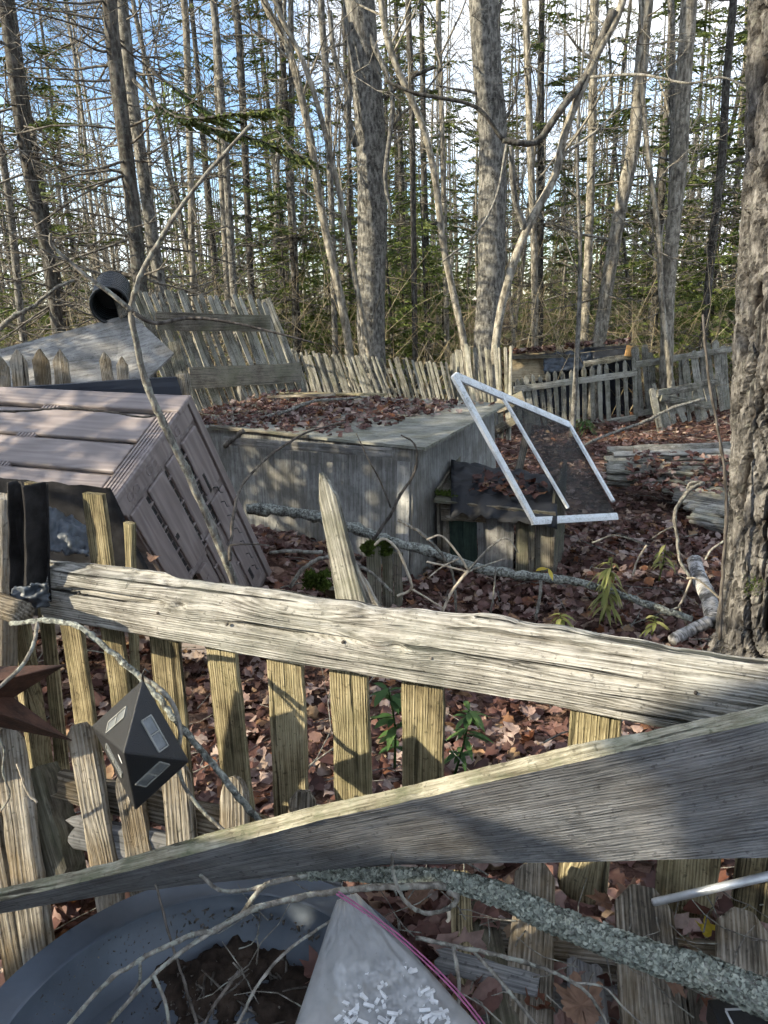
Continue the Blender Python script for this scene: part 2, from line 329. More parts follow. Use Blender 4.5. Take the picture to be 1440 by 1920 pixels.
def m_bin():
    t = NT('brown_woodgrain_plastic'); c = t.n('ShaderNodeTexCoord').outputs['Object']
    n = t.noise(t.map(c, (2.5, 40, 40)), 1., 4, .6); w_ = t.noise(t.map(c, (1.2, 9, 9)), 1., 2); s = t.n('ShaderNodeSeparateXYZ', Vector=c)
    rg = t.math('SINE', t.math('ADD', t.math('MULTIPLY', s.outputs['Y'], 150.), t.math('MULTIPLY', w_, 40.)))
    val = t.math('ADD', t.math('MULTIPLY', n, .7), t.math('MULTIPLY', rg, .1)); val = t.math('ADD', val, t.math('MULTIPLY', t.noise(c, 5., 5), .3))
    col = t.ramp(val, [(.3, (.145, .12, .113)), (.55, (.205, .173, .164)), (.8, (.275, .238, .228))])
    t.bump(val, .35, .003); return t.fin(col, .5, .4)
M['binp'] = m_bin()
def m_alu():
    t = NT('chalky_white_frame'); v, c, r = t.objvec(5.)
    n = t.math('ADD', t.math('MULTIPLY', t.noise(v, 150., 3, .7), .6), t.math('MULTIPLY', t.noise(v, 14., 4, .7), .4)); col = t.ramp(n, [(.36, (.26, .27, .24)), (.47, (.60, .62, .62)), (.62, (.76, .79, .82))])
    t.bump(n, .2, .002); return t.fin(col, .5, .4)
M['alu'] = m_alu()
def m_screen():
    t = NT('fly_screen'); t.fin((.035, .035, .032), .8, .2); tr = t.n('ShaderNodeBsdfTransparent')
    c = t.n('ShaderNodeTexCoord').outputs['Object']; n = t.noise(c, 4., 3)
    ms = t.n('ShaderNodeMixShader', Fac=t.rng(n, .3, .7, .30, .50), i1=tr.outputs[0], i2=t.b.outputs[0]); t.t.links.new(ms.outputs[0], t.out.inputs[0]); return t.m
M['screen'] = m_screen()
def m_bag():
    t = NT('cloudy_plastic_bag'); c = t.n('ShaderNodeTexCoord').outputs['Object']; n = t.noise(c, 9., 5, .6)
    d = t.noise(c, 60., 4, .7); col = t.mix(t.rng(d, .66, .74), t.mix(t.rng(n, .3, .7), (.32, .33, .335), (.54, .55, .55)), (.05, .045, .04))
    t.fin(col, .28, .5); t.bump(t.math('ADD', n, t.noise(t.map(c, (22, 5, 5)), 1., 4, .6)), .6, .012)
    tr = t.n('ShaderNodeBsdfTransparent'); tl = t.n('ShaderNodeBsdfTranslucent', Color=col)
    a = t.n('ShaderNodeMixShader', Fac=.35, i1=t.b.outputs[0], i2=tl.outputs[0]); b = t.n('ShaderNodeMixShader', Fac=.46, i1=a.outputs[0], i2=tr.outputs[0]); t.t.links.new(b.outputs[0], t.out.inputs[0]); return t.m
M['bag'] = m_bag()
def m_tex_black():
    t = NT('pebbled_black_plastic'); c = t.n('ShaderNodeTexCoord').outputs['Object']
    vo = t.n('ShaderNodeTexVoronoi', Vector=c, Scale=420.); t.bump(vo.outputs['Distance'], .55, .0015); return t.fin((.014, .015, .017), .45, .4)
M['pebble'] = m_tex_black()
def m_ground():
    t = NT('forest_floor'); c = t.n('ShaderNodeTexCoord').outputs['Object']
    vo = t.n('ShaderNodeTexVoronoi', Vector=c, Scale=16., Randomness=1.); n = t.noise(c, 1.2, 5)
    s = t.n('ShaderNodeSeparateColor', Color=vo.outputs['Color'])
    col = t.ramp(s.outputs[0], [(0., (.03, .018, .014)), (.4, (.085, .045, .034)), (.75, (.16, .095, .07)), (1., (.25, .17, .13))])
    col = t.mix(t.rng(n, .3, .7, 0, .5), col, (.03, .02, .016)); t.bump(t.math('ADD', vo.outputs['Distance'], t.noise(c, 40., 4)), 1., .03); return t.fin(col, .95, .1)
M['ground'] = m_ground()

# ------------------------------------------------------------------ ground
def ground():
    ys = np.concatenate([np.arange(-2.5, 8, .14), np.arange(8, 20, .4), np.array([20.5, 22, 25, 30, 38, 50, 70, 100, 160, 300, 700])])
    xs = np.concatenate([[-500, -200, -90, -50, -30, -20, -14, -10, -7, -5, -4, -3.4], np.arange(-3, 5, .14), [5.3, 6, 7, 9, 12, 16, 22, 30, 50, 90, 200, 500]])
    ys = np.concatenate([[-300, -60, -20, -8, -4], ys])
    vs = [(x, y, gz(x, y)) for y in ys for x in xs]; nx = len(xs)
    fs = [(j*nx+i, j*nx+i+1, (j+1)*nx+i+1, (j+1)*nx+i) for j in range(len(ys)-1) for i in range(nx-1)]
    me = bpy.data.meshes.new('ground'); me.from_pydata(vs, [], fs); me.polygons.foreach_set('use_smooth', [True]*len(fs))
    O('ground', me, M['ground'], kind='structure')
ground()

# ------------------------------------------------------------------ woods
rs = np.random.default_rng(5); R = random.Random(11)
def unit(v): v = np.asarray(v, float); return v/(math.sqrt(v[0]*v[0]+v[1]*v[1]+v[2]*v[2])+1e-9)
def walk(rng, p, d, L, n, wob, up=0.):
    pts = [np.asarray(p, float)]; d = unit(d)
    for i in range(n):
        d = unit(d + rng.normal(0, wob, 3) + np.array([0, 0, up])); pts.append(pts[-1] + d*L/n)
    return pts, d
def bare_branches(mb, rng, path, rad, h0, n, Lmin, Lmax, elev=.9, rfac=.4, subs=6, twigs=3, r_cap=.022):
    """branches of a leafless hardwood along a trunk path"""
    path = np.asarray(path); zs = path[:, 2]
    for _ in range(n):
        z = rng.uniform(h0, zs[-1]*.98 if zs[-1] > 0 else 1); i = min(len(path)-1, max(0, int(np.searchsorted(zs, z))))
        p = path[i]; a = rng.uniform(0, 2*math.pi); e = rng.normal(elev, .25)
        d = np.array([math.cos(a)*math.cos(e), math.sin(a)*math.cos(e), math.sin(e)]); L = rng.uniform(Lmin, Lmax)
        r = min(r_cap, rad[i]*rfac); pts, d1 = walk(rng, p, d, L, 5, .16, .03)
        mb.tube(pts, np.linspace(r, r*.25, 6), 4, False)
        for _ in range(subs):
            q = pts[rng.integers(1, 6)]; d2 = unit(d1 + rng.normal(0, .7, 3)); l2 = L*rng.uniform(.25, .55); p2, d3 = walk(rng, q, d2, l2, 3, .2, .05)
            mb.tube(p2, np.linspace(r*.4, .003, 4), 3, False)
            for _ in range(twigs):
                q2 = p2[rng.integers(1, 4)]; p3, _d = walk(rng, q2, unit(d3 + rng.normal(0, .7, 3)), l2*rng.uniform(.3, .6), 2, .2)
                mb.tube(p3, np.linspace(.005, .0025, 3), 3, False)
def dead_limbs(mb, rng, path, rad, z0, z1, n, Lmin, Lmax, tw=5, droop=-.1, side=None):
    path = np.asarray(path); zs = path[:, 2]
    for _ in range(n):
        z = rng.uniform(z0, z1); i = min(len(path)-1, max(0, int(np.searchsorted(zs, z)))); p = path[i].copy()
        a = rng.uniform(0, 2*math.pi); d = np.array([math.cos(a), math.sin(a), rng.normal(droop, .22)])
        if side is not None and rng.random() < .6: d = np.array([side*abs(d[0])-.1, d[1]*.5, d[2]])
        L = rng.uniform(Lmin, Lmax); pts, d1 = walk(rng, p, d, L, 6, .15, .04)
        r = min(.018, rad[i]*.22)*rng.uniform(.6, 1); mb.tube(pts, np.linspace(r, .003, 7), 4, False)
        for _ in range(tw):
            q = pts[rng.integers(1, 7)]; sd = unit(X3(d1, (0, 0, 1.)))*rng.choice([-1, 1]); d2 = unit(d1*.7+sd*.8+rng.normal(0, .35, 3)); p2, d3 = walk(rng, q, d2, L*rng.uniform(.15, .4), 3, .18)
            mb.tube(p2, np.linspace(.006, .0022, 4), 3, False)
            if rng.random() < .6:
                p3, _d = walk(rng, p2[2], unit(d3+rng.normal(0, .6, 3)), L*.12, 2, .2); mb.tube(p3, np.linspace(.004, .002, 3), 3, False)
def nrm_(a): return a/(np.sqrt((a*a).sum(-1))[..., None]+1e-9)
def spray(mb, rng, pts, r0, width, dens, drop=.25, sz=1.):
    """needle-bearing side twigs along a bough"""
    pts = np.asarray(pts); n = len(pts); D = dens; m = 5
    t = rng.uniform(.18, 1., D)*(n-1); i = np.minimum(n-2, t.astype(int)); f = (t-i)[:, None]; p = pts[i]*(1-f)+pts[i+1]*f; d = nrm_(pts[i+1]-pts[i])
    s = nrm_(np.stack([d[:, 1], -d[:, 0], np.zeros(D)], 1))*rng.choice([-1, 1], D)[:, None]; tl = width*(1-.6*t/(n-1))*rng.uniform(.5, 1.1, D)
    z = np.zeros((D, 3)); z[:, 2] = rng.normal(-drop, .15, D); dd = nrm_(s*.8+d*.7+z); sh = rng.random(D)
    j = np.arange(m); DD = np.repeat(dd[:, None], m, 1); b = p[:, None]+DD*(tl[:, None]*j/m)[..., None]; nn = nrm_(rng.normal(0, 1, (D, m, 3))); w_ = nrm_(np.cross(DD, nn))*(.016*sz*(1.15-j/m*.5))[None, :, None]
    e = b+DD*(tl/m*1.7)[:, None, None]+nn*.006; q = np.stack([b-w_*.5, b+w_+DD*.012*sz, e, b-w_+DD*.03*sz], 2).reshape(-1, 3); k = D*m; base = mb.n
    mb.v += q.tolist(); mb.f += (np.arange(k*4).reshape(-1, 4)+base).tolist(); mb.n += k*4; mb.a += np.repeat(np.clip(sh[:, None]*.7+rng.random((D, m))*.3, 0, 1).ravel(), 4).tolist()
def crown(mb, rng, H, z0, Lmax, step, nb, dens, width=.3, taper=1.0, sz=1., up0=.05):
    z = z0
    while z < H-.2:
        t = (z-z0)/(H-z0); L = Lmax*(1-t)**taper+.12
        for b in range(nb):
            a = rng.uniform(0, 2*math.pi); l = L*rng.uniform(.65, 1.1); d = np.array([math.cos(a), math.sin(a), rng.normal(up0, .12)])
            pts, _ = walk(rng, (0, 0, z+rng.uniform(-.1, .1)), d, l, 5, .07, -.02)
            spray(mb, rng, pts, 0, width*min(1, l+.2), max(6, int(dens*l)), sz=sz)
        z += step*rng.uniform(.8, 1.2)
def trunkpath(rng, H, n=12, wob=.03, lean=(0, 0)):
    p = [np.array([0, 0, -.25])]; d = np.array([lean[0], lean[1], 1.])
    for i in range(n):
        d = unit(d+np.append(rng.normal(0, wob, 2), 0)); p.append(p[-1]+d*(H+.25)/n)
    return np.array(p)

# --- shared shapes of the trees in the depth of the wood
def v_bare(seed, H, r, mat):
    rng = np.random.default_rng(seed); p = trunkpath(rng, H, 14, .035); rad = np.linspace(r, r*.25, 15); rad[0] *= 1.25
    a = MB().tube(p, rad, 8); b = MB(); bare_branches(b, rng, p, rad, H*.16, 24, .6, 2.4, .85)
    return [('trunk', a.mesh('trunk'), mat), ('branches', b.mesh('branches'), mat)]
def v_spruce(seed, H, r, zc, green=True, nd=46, mat='barkdark'):
    rng = np.random.default_rng(seed); p = trunkpath(rng, H, 12, .012); rad = np.linspace(r, r*.2, 13); rad[0] *= 1.2
    a = MB().tube(p, rad, 8); b = MB(); dead_limbs(b, rng, p, rad, .5, zc+1.2, nd, .5, 1.7, 5)
    out = [('trunk', a.mesh('trunk'), M[mat]), ('dead_branches', b.mesh('dead_branches'), M['deadlimb'])]
    if green: c = MB(); crown(c, rng, H, zc, 1.7, .38, 5, 26); out.append(('crown', c.mesh('crown', False), M['needle']))
    return out
def v_fir(seed, H):
    rng = np.random.default_rng(seed); p = trunkpath(rng, H, 8, .012); rad = np.linspace(.035, .006, 9)
    a = MB().tube(p, rad, 6); c = MB(); crown(c, rng, H, .25, .95, .17, 6, 22, .26, .8, .9)
    return [('trunk', a.mesh('trunk'), M['barkdark']), ('crown', c.mesh('crown', False), M['fir'])]
def put(name, var, x, y, s, rz, label, cat, group):
    t = T(name, (x, y, gz(x, y)), label, cat, group); t.rotation_euler.z = rz; t.scale = (s, s, s)
    for n_, me, mt in var:
        o = bpy.data.objects.new(n_, me); scn.collection.objects.link(o); o.parent = t
        if not me.materials: me.materials.append(mt)
    return t
BARE = [v_bare(20, 11, .04, M['barkpale']), v_bare(21, 13, .055, M['barkgrey']), v_bare(22, 10, .032, M['barkpale']), v_bare(23, 12, .045, M['barkgrey'])]
SPR = [v_spruce(30, 13, .085, 3.2), v_spruce(31, 12, .075, 2.2), v_spruce(32, 14, .09, 4.2), v_spruce(33, 11, .065, 1.4)]
DEAD = [v_spruce(40, 11, .07, 6.5, False, 60), v_spruce(41, 10, .055, 6.0, False, 55, 'barkpale')]
FIR = [v_fir(50, 2.6), v_fir(51, 3.6), v_fir(52, 2.0)]

LB = {'pale': 'thin pale leafless tree among the many trunks behind the fences', 'grey': 'thin grey leafless tree among the many trunks behind the fences',
      'spruce': 'dark spruce with green boughs in the wood behind the fences', 'dead': 'dead spruce bristling with bare twigs in the wood behind the fences', 'fir': 'low bushy green fir between the trunks of the wood'}
GR = {'pale': 'pale trees in the wood', 'grey': 'grey trees in the wood', 'spruce': 'spruces in the wood', 'dead': 'dead spruces in the wood', 'fir': 'young firs in the wood'}
spots = []
def spot(y0, y1, mind, xr=.62):
    for _ in range(60):
        y = R.uniform(y0, y1); x = R.uniform(-xr*y-.5, xr*y+.5)
        if all((x-a)**2+(y-b)**2 > mind*mind for a, b in spots): break
    spots.append((x, y)); return x, y
for i in range(64):
    x, y = spot(12.5, 34, 1.0); k = i % 4; kind = 'pale' if k in (0, 2) else 'grey'
    put('bare_tree', BARE[k], x, y, R.uniform(.8, 1.25), R.uniform(0, 6.28), LB[kind], 'tree', GR[kind])
for i in range(26):
    x, y = spot(13, 36, 1.4); put('spruce_tree', SPR[i % 4], x, y, R.uniform(.8, 1.2), R.uniform(0, 6.28), LB['spruce'], 'tree', GR['spruce'])
for i in range(34):
    x, y = spot(11.5, 30, .9); put('dead_spruce', DEAD[i % 2], x, y, R.uniform(.8, 1.2), R.uniform(0, 6.28), LB['dead'], 'tree', GR['dead'])
for i in range(36):
    x, y = spot(12.5, 26, 1.0); put('young_fir', FIR[i % 3], x, y, R.uniform(.8, 1.5), R.uniform(0, 6.28), LB['fir'], 'tree', GR['fir'])
for px, Y, v, s, lab in ((800, 12.5, 1, 1.0, 'bright green young fir right of the two big trunks'), (620, 15, 1, 1.2, 'young green fir left of the dark middle trunk'), (540, 13, 1, 1.05, 'young green fir above the leaning picket panel'),
                         (1330, 12.5, 1, 1.05, 'bushy green fir beside the furrowed trunk'), (1215, 13.5, 1, 1.0, 'dense green fir behind the fallen far fence'), (760, 16, 0, 1.3, 'low green fir seen between the two big trunks')):
    p = P(px, 640, Y); put('young_fir', FIR[v], p.x, Y, s, px*.37, lab, 'tree', 'young firs in the wood')

for px, Y, v, sc, lab in ((110, 11.5, 3, 1.0, 'leafy green spruce low behind the left edge trunks'), (560, 12.5, 3, 1.0, 'leafy green spruce behind the curved trunks'), (1010, 14, 1, 1.0, 'leafy green spruce right of the burled trunk'), (1225, 13, 3, 1.1, 'leafy green spruce behind the crooked whitish stem'), (1385, 12, 3, 1.05, 'leafy green spruce just left of the furrowed trunk'), (800, 15, 3, 1.15, 'leafy green spruce between the two thick trunks')):
    p = P(px, 640, Y); put('spruce_tree', SPR[v], p.x, Y, sc, px*.11, lab, 'tree', 'spruces in the wood')
WOODTREES = [o for o in bpy.data.objects if o.type == 'EMPTY' and o.get('label') in LB.values()]
# --- trees one can pick out: trunk followed through the picture, rooted at its own distance
def keytree(name, label, pxs, Y, w0, w1, mat, dY=0., dead=0, limbs=0, z0=1.6, Llim=(.5, 1.6), side=None, sides=12, seed=1, H=9., jit=.0, elev=.8, base=True, flare=1.25):
    """pxs from top to bottom; w0/w1 width in pixels at top and bottom"""
    rng = np.random.default_rng(seed); n = len(pxs)
    pts = [P(x, y, Y + dY*(i/(n-1)-.5)) for i, (x, y) in enumerate(pxs)][::-1]
    b = pts[0]; zb = gz(b.x, b.y)-.1
    if base and b.z > zb:
        d = (pts[0]-pts[1]); d = d/max(.2, -d.z) if d.z < 0 else Vector((0, 0, -1)); k = b.z-zb
        pts.insert(0, b + Vector((d.x*k*.35, d.y*k*.35, -k)))
    top = pts[-1]; d = (pts[-1]-pts[-2]).normalized()
    d = (d+Vector((0, 0, 1.))).normalized()
    while pts[-1].z < H: pts.append(pts[-1]+d*1.1 + Vector((rng.normal(0, .06), rng.normal(0, .06), 0)))
    root = pts[0].copy(); root.z = gz(root.x, root.y)
    q = spline(pts, 5); m = len(q); r1 = WPX(w1, Y)/2*(.9 if w1 > 40 else .8); r0 = WPX(w0, Y)/2*(.9 if w0 > 40 else .8)
    zt = top.z; rad = []
    for p in q:
        t = min(1.6, max(0, (p.z-root.z)/(zt-root.z))); r = lerp(r1, r0, min(1, t)); r *= 1 if t < 1 else max(.25, 1-(p.z-zt)/(H-zt+.01)*.7); rad.append(r*(1+(flare-1)*max(0, 1-(p.z-root.z)/.5)))
    t_ = T(name, root, label, 'tree'); loc = [tuple(p-root) for p in q]
    a = MB().tube(loc, rad, sides, True, jit, rng); O('trunk', a.mesh('trunk'), mat, t_, Matrix.Translation(root))
    if dead:
        c = MB(); dead_limbs(c, rng, loc, rad, .6, min(5.2, H), dead, Llim[0], Llim[1], 6, side=side); O('dead_branches', c.mesh('dead_branches'), M['deadlimb'], t_, Matrix.Translation(root))
    if limbs:
        c = MB(); bare_branches(c, rng, loc, rad, z0, limbs, Llim[0], Llim[1], elev, subs=5, twigs=3, r_cap=.022); O('branches', c.mesh('branches'), mat, t_, Matrix.Translation(root))
    return t_
g = M['barkgrey']; pl_ = M['barkpale']; dk = M['barkdark']
keytree('maple_tree', 'thick dark furrowed trunk in the middle, left of the paler thick trunk', [(672, 0), (686, 140), (697, 300), (697, 450), (695, 580), (697, 668)], 9.6, 56, 54, g, limbs=10, z0=2.6, seed=3, sides=20, H=12, jit=.02, flare=1.4)
keytree('maple_tree', 'thick grey trunk with a burl standing behind the white frame', [(907, 0), (915, 150), (924, 240), (922, 400), (921, 520), (912, 660)], 9.2, 52, 52, g, limbs=9, z0=3.0, seed=4, sides=20, H=12, jit=.02, flare=1.4)
keytree('spruce_tree', 'dark spruce trunk at the left edge with drooping dead limbs', [(8, 0), (35, 200), (60, 350), (90, 480), (112, 640)], 8.6, 26, 28, dk, dead=60, Llim=(.6, 1.8), seed=5, H=10)
keytree('spruce_tree', 'dark straight spruce trunk above the black pipe, many dead limbs', [(205, 0), (220, 150), (238, 300), (252, 420), (265, 560)], 7.8, 30, 33, dk, dead=80, Llim=(.6, 1.9), seed=6, H=10, side=-1)
keytree('grey_tree', 'greyish trunk close beside the dark spruce above the black pipe', [(232, 40), (248, 180), (268, 320), (285, 440), (304, 560)], 8.2, 25, 28, g, dead=34, Llim=(.5, 1.5), seed=7, H=10, side=1)
keytree('birch_tree', 'slim pale trunk right of the paired spruce trunks', [(345, 0), (352, 150), (358, 350), (362, 530)], 11, 14, 15, pl_, dead=24, seed=8)
keytree('slim_tree', 'slim straight grey trunk behind the leaning picket panel', [(400, 0), (412, 150), (425, 330), (440, 570)], 10.5, 15, 17, g, dead=40, seed=9)
keytree('slim_tree', 'slim dark trunk right of the straight grey one behind the leaning panel', [(440, 0), (450, 100), (460, 300), (472, 560)], 12, 15, 14, dk, dead=40, seed=10)
keytree('curved_tree', 'yellowish trunk curving down to the right, knee bend near its foot', [(495, 0), (540, 90), (580, 250), (600, 380), (625, 500), (640, 565), (655, 660)], 9.2, 14, 20, pl_, limbs=8, seed=11, z0=2.5)
keytree('curved_tree', 'slender pale trunk curving close left of the thick dark trunk', [(515, 0), (570, 120), (610, 250), (640, 380), (665, 520), (692, 668)], 8.8, 10, 13, pl_, limbs=8, seed=12, z0=2.4)
keytree('slim_tree', 'thin straight grey stem between the curved trunks and the thick one', [(602, 0), (612, 150), (618, 300), (624, 480), (628, 640)], 12, 14, 13, g, limbs=12, seed=13)
keytree('curved_tree', 'pale trunk bowing right between the two thick trunks', [(718, 30), (742, 120), (790, 230), (815, 330), (830, 450), (852, 560), (872, 660)], 8.4, 13, 17, pl_, limbs=10, seed=14, z0=2.3)
keytree('leaning_tree', 'pale sapling leaning far right from the foot of the burled trunk', [(1168, 0), (1120, 100), (1062, 240), (1040, 330), (990, 425), (955, 520), (930, 640)], 7.8, 15, 20, pl_, limbs=9, seed=15, z0=2.3, H=6.5)
keytree('slim_tree', 'thin lit trunk standing above the tan plywood sheet', [(985, 0), (995, 300), (1002, 500), (1003, 660)], 11.5, 14, 16, pl_, dead=20, limbs=6, seed=16)
keytree('slim_tree', 'straight pale trunk right of the leaning sapling', [(1115, 0), (1112, 150), (1106, 400), (1095, 650)], 11.5, 18, 18, pl_, dead=22, limbs=4, seed=17)
keytree('broken_tree', 'leaning trunk with peeled bark left of the tall pale trunk', [(1212, 0), (1200, 150), (1185, 290), (1160, 410), (1122, 650)], 10.4, 26, 30, pl_, limbs=12, dead=12, seed=18, jit=.05)
keytree('aspen_tree', 'tall smooth pale trunk right of centre behind the far fence', [(1292, 0), (1282, 150), (1275, 300), (1262, 430), (1252, 560), (1250, 680)], 9.9, 32, 28, pl_, limbs=8, seed=19, z0=3)
keytree('slim_tree', 'thin dark stem hugging the left side of the tall smooth trunk', [(1258, 0), (1262, 200), (1258, 380), (1250, 660)], 10.8, 13, 12, g, limbs=10, seed=20)
keytree('crooked_tree', 'crooked whitish stem at the foot of the tall smooth trunk', [(1205, 180), (1220, 330), (1236, 450), (1240, 560), (1256, 700)], 9.6, 10, 15, pl_, limbs=8, seed=21, H=6)
keytree('slim_tree', 'dark slim trunk leaning between the smooth trunk and the furrowed one', [(1375, 0), (1362, 150), (1355, 280), (1340, 420), (1322, 600)], 11, 15, 18, dk, dead=36, seed=22)
keytree('slim_tree', 'dark thin stem just left of the burled trunk', [(765, 0), (772, 200), (775, 420), (778, 640)], 12, 12, 13, dk, dead=26, seed=23)
keytree('slim_tree', 'thin pale stem leaning on nothing between the thick trunks', [(822, 0), (830, 300), (838, 640)], 12.5, 11, 12, pl_, limbs=14, seed=24)
keytree('slim_tree', 'lichened thin trunk in the far left corner of the wood', [(-5, 230), (20, 400), (42, 620)], 9.4, 15, 17, g, dead=40, seed=25)
keytree('sapling', 'thin grey sapling standing in front of the far picket fence', [(1088, 480), (1083, 640), (1074, 795)], 8.9, 9, 13, g, limbs=5, seed=26, H=5, z0=1.2, flare=1.1)
keytree('slim_tree', 'slim trunk right of the leaning panel, lit along one side', [(545, 330), (552, 480), (556, 640)], 12.5, 15, 17, g, dead=22, seed=27)
keytree('birch_tree', 'whitish thin trunk between the smooth trunk and the dark leaning one', [(1400, 100), (1385, 300), (1372, 600)], 14, 12, 14, pl_, dead=20, seed=28)

# the furrowed trunk close by, with relief in its bark
def bigtrunk():
    edge = [(1438, -80), (1432, 0), (1420, 300), (1409, 450), (1396, 650), (1385, 900), (1374, 1080), (1358, 1200), (1330, 1250)]; Y = 3.05; zs = []; xs = []
    for (x, y) in edge: p = P(x, y, Y); zs.append(p.z); xs.append(p.x)
    zs, xs = np.array(zs)[::-1], np.array(xs)[::-1]
    root = Vector((float(xs[1])+.25, Y, gz(float(xs[1])+.25, Y))); nz_, na = 520, 230; vs = []; fur_ = []
    cx0 = xs[3]+.245
    for i in range(nz_+1):
        z = root.z-.15 + (i/nz_)**1.15*6.5; xl = float(np.interp(z, zs, xs)) if z < zs[-1] else xs[-1]+.012*(z-zs[-1]); cx = cx0 + .03*(z-.5)
        r = max(.1, cx-xl)
        for j in range(na):
            a = 2*math.pi*j/na; ca, sa = math.cos(a), math.sin(a)
            q = Vector((ca*r*11, sa*r*11, z*2.6)); w_ = noise.noise(q*.7)*.9
            n1 = abs(noise.noise(Vector((ca*r*12+w_, sa*r*12+w_, z*2.0+w_)))); n2 = abs(noise.noise(Vector((ca*r*27-w_, sa*r*27+w_, z*5.5+3)))); n3 = abs(noise.noise(Vector((ca*r*20, sa*r*20, z*22+w_*2))))
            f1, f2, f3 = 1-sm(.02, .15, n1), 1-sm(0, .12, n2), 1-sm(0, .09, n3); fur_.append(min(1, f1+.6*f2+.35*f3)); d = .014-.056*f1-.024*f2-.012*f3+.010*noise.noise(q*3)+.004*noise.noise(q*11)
            vs.append(((cx-root.x)+ca*(r+d), sa*(r+d), z-root.z))
    fs = [(i*na+j, i*na+(j+1) % na, (i+1)*na+(j+1) % na, (i+1)*na+j) for i in range(nz_) for j in range(na)]
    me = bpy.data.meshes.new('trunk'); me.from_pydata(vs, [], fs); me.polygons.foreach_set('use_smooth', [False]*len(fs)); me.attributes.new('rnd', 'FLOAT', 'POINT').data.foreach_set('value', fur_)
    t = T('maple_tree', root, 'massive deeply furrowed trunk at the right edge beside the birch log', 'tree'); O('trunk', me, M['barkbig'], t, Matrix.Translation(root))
    mb = MB(); rng = np.random.default_rng(3)
    for k in range(160):
        a = rng.normal(0, .020, 3); c = np.array(P(1412, 1098, Y-.20))+a*np.array([1, .4, 1]); d = unit(rng.normal(0, 1, 3)); mb.add([c, c+d*.012+np.array([.004, 0, 0]), c+d*.014], [(0, 1, 2)])
    O('moss_tuft', mb.mesh('moss_tuft'), M['moss'], t)
    mb = MB(); bare_branches(mb, np.random.default_rng(8), np.array([(.05, 0, z) for z in np.linspace(2.5, 6.3, 12)]), np.full(12, .12), 3.2, 6, .8, 1.8, .5); O('branches', mb.mesh('branches'), M['barkgrey'], t, Matrix.Translation(root))
bigtrunk()

# limbs that cross the picture, parts of the trees that carry them
def limb(parent, name, pts, w0, w1, mat, n=6, sides=6, jit=.08, seed=0):
    p3 = [P(*q) for q in pts]; Ym = pts[0][2]; s = spline(p3, n); rad = np.linspace(WPX(w0, Ym)/2, WPX(w1, Ym)/2, len(s))
    return O(name, MB().tube(s, rad, sides, True, jit, np.random.default_rng(seed)).mesh(name), mat, parent)
lean = [o for o in bpy.data.objects if o.name.startswith('leaning_tree')][0]
limb(lean, 'limb', [(942, 262, 7.6), (975, 268, 7.6), (1010, 262, 7.7), (1055, 200, 7.7), (1100, 140, 7.8), (1150, 20, 7.8)], 10, 14, M['barkdark'], seed=1)
limb(lean, 'limb', [(985, 432, 7.8), (965, 370, 7.7), (957, 275, 7.6)], 12, 9, M['barkgrey'], seed=2)
limb(lean, 'limb', [(1100, 145, 7.8), (1200, 140, 7.5), (1290, 156, 7.2), (1355, 145, 7.0), (1412, 172, 6.8)], 5, 2.5, M['twig'], seed=3)
limb(lean, 'limb', [(945, 265, 7.6), (890, 200, 7.5), (780, 175, 7.4), (720, 150, 7.4)], 7, 5, M['barkdark'], seed=4)
limb(lean, 'limb', [(950, 270, 7.6), (930, 370, 7.5), (890, 440, 7.4), (830, 490, 7.3)], 5, 3, M['twig'], seed=5)
mid = [o for o in bpy.data.objects if o.name.startswith('maple_tree')][0]
limb(mid, 'limb', [(668, 275, 9.4), (650, 210, 9.3), (655, 170, 9.3), (628, 110, 9.3), (618, 20, 9.4)], 12, 8, M['barkgrey'], seed=6)
limb(mid, 'limb', [(720, 185, 9.5), (760, 150, 9.4), (815, 125, 9.3)], 10, 6, M['barkdark'], seed=7)
limb(mid, 'limb', [(690, 60, 9.5), (735, 180, 9.3), (722, 330, 9.2), (735, 400, 9.2)], 9, 6, M['barkgrey'], seed=8)
spr = [o for o in bpy.data.objects if o.name.startswith('spruce_tree') and 'black pipe' in o.get('label', '')][0]
def bough(parent, pts, w0, dens, width, seed, mat='needle', sz=.8):
    p3 = [np.array(P(*q)) for q in pts]; s = np.array([tuple(v) for v in spline(p3, 4)]); b = limb(parent, 'bough', pts, w0, 2, M['barkdark'], 4, 5)
    mb = MB(); spray(mb, np.random.default_rng(seed), s, 0, width, dens, sz=sz); O('needle_spray', mb.mesh('needle_spray', False), M[mat], b)
bough(spr, [(250, 150, 7.6), (330, 220, 7.2), (430, 215, 6.9), (525, 205, 6.7)], 7, 150, .34, 1)
bough(spr, [(270, 200, 7.7), (380, 235, 7.3), (480, 262, 7.0), (580, 300, 6.8)], 7, 170, .34, 2)
bough(spr, [(280, 130, 7.8), (360, 190, 7.6), (440, 240, 7.4)], 6, 90, .3, 3, 'fir')
edge_spr = [o for o in bpy.data.objects if o.name.startswith('spruce_tree') and 'left edge' in o.get('label', '')][0]
for k, q in enumerate(([(30, 60, 8.2), (60, 90, 7.6), (95, 130, 7.2)], [(40, 150, 8.4), (10, 190, 7.8), (-20, 230, 7.4)], [(40, 120, 8.4), (90, 180, 7.8), (130, 190, 7.4)], [(60, 200, 8.4), (40, 260, 7.8), (50, 330, 7.5)], [(110, 100, 8.0), (170, 170, 7.8), (215, 210, 7.6)])):
    bough(edge_spr, q, 6, 90, .32, 10+k, 'fir' if k % 2 else 'needle')

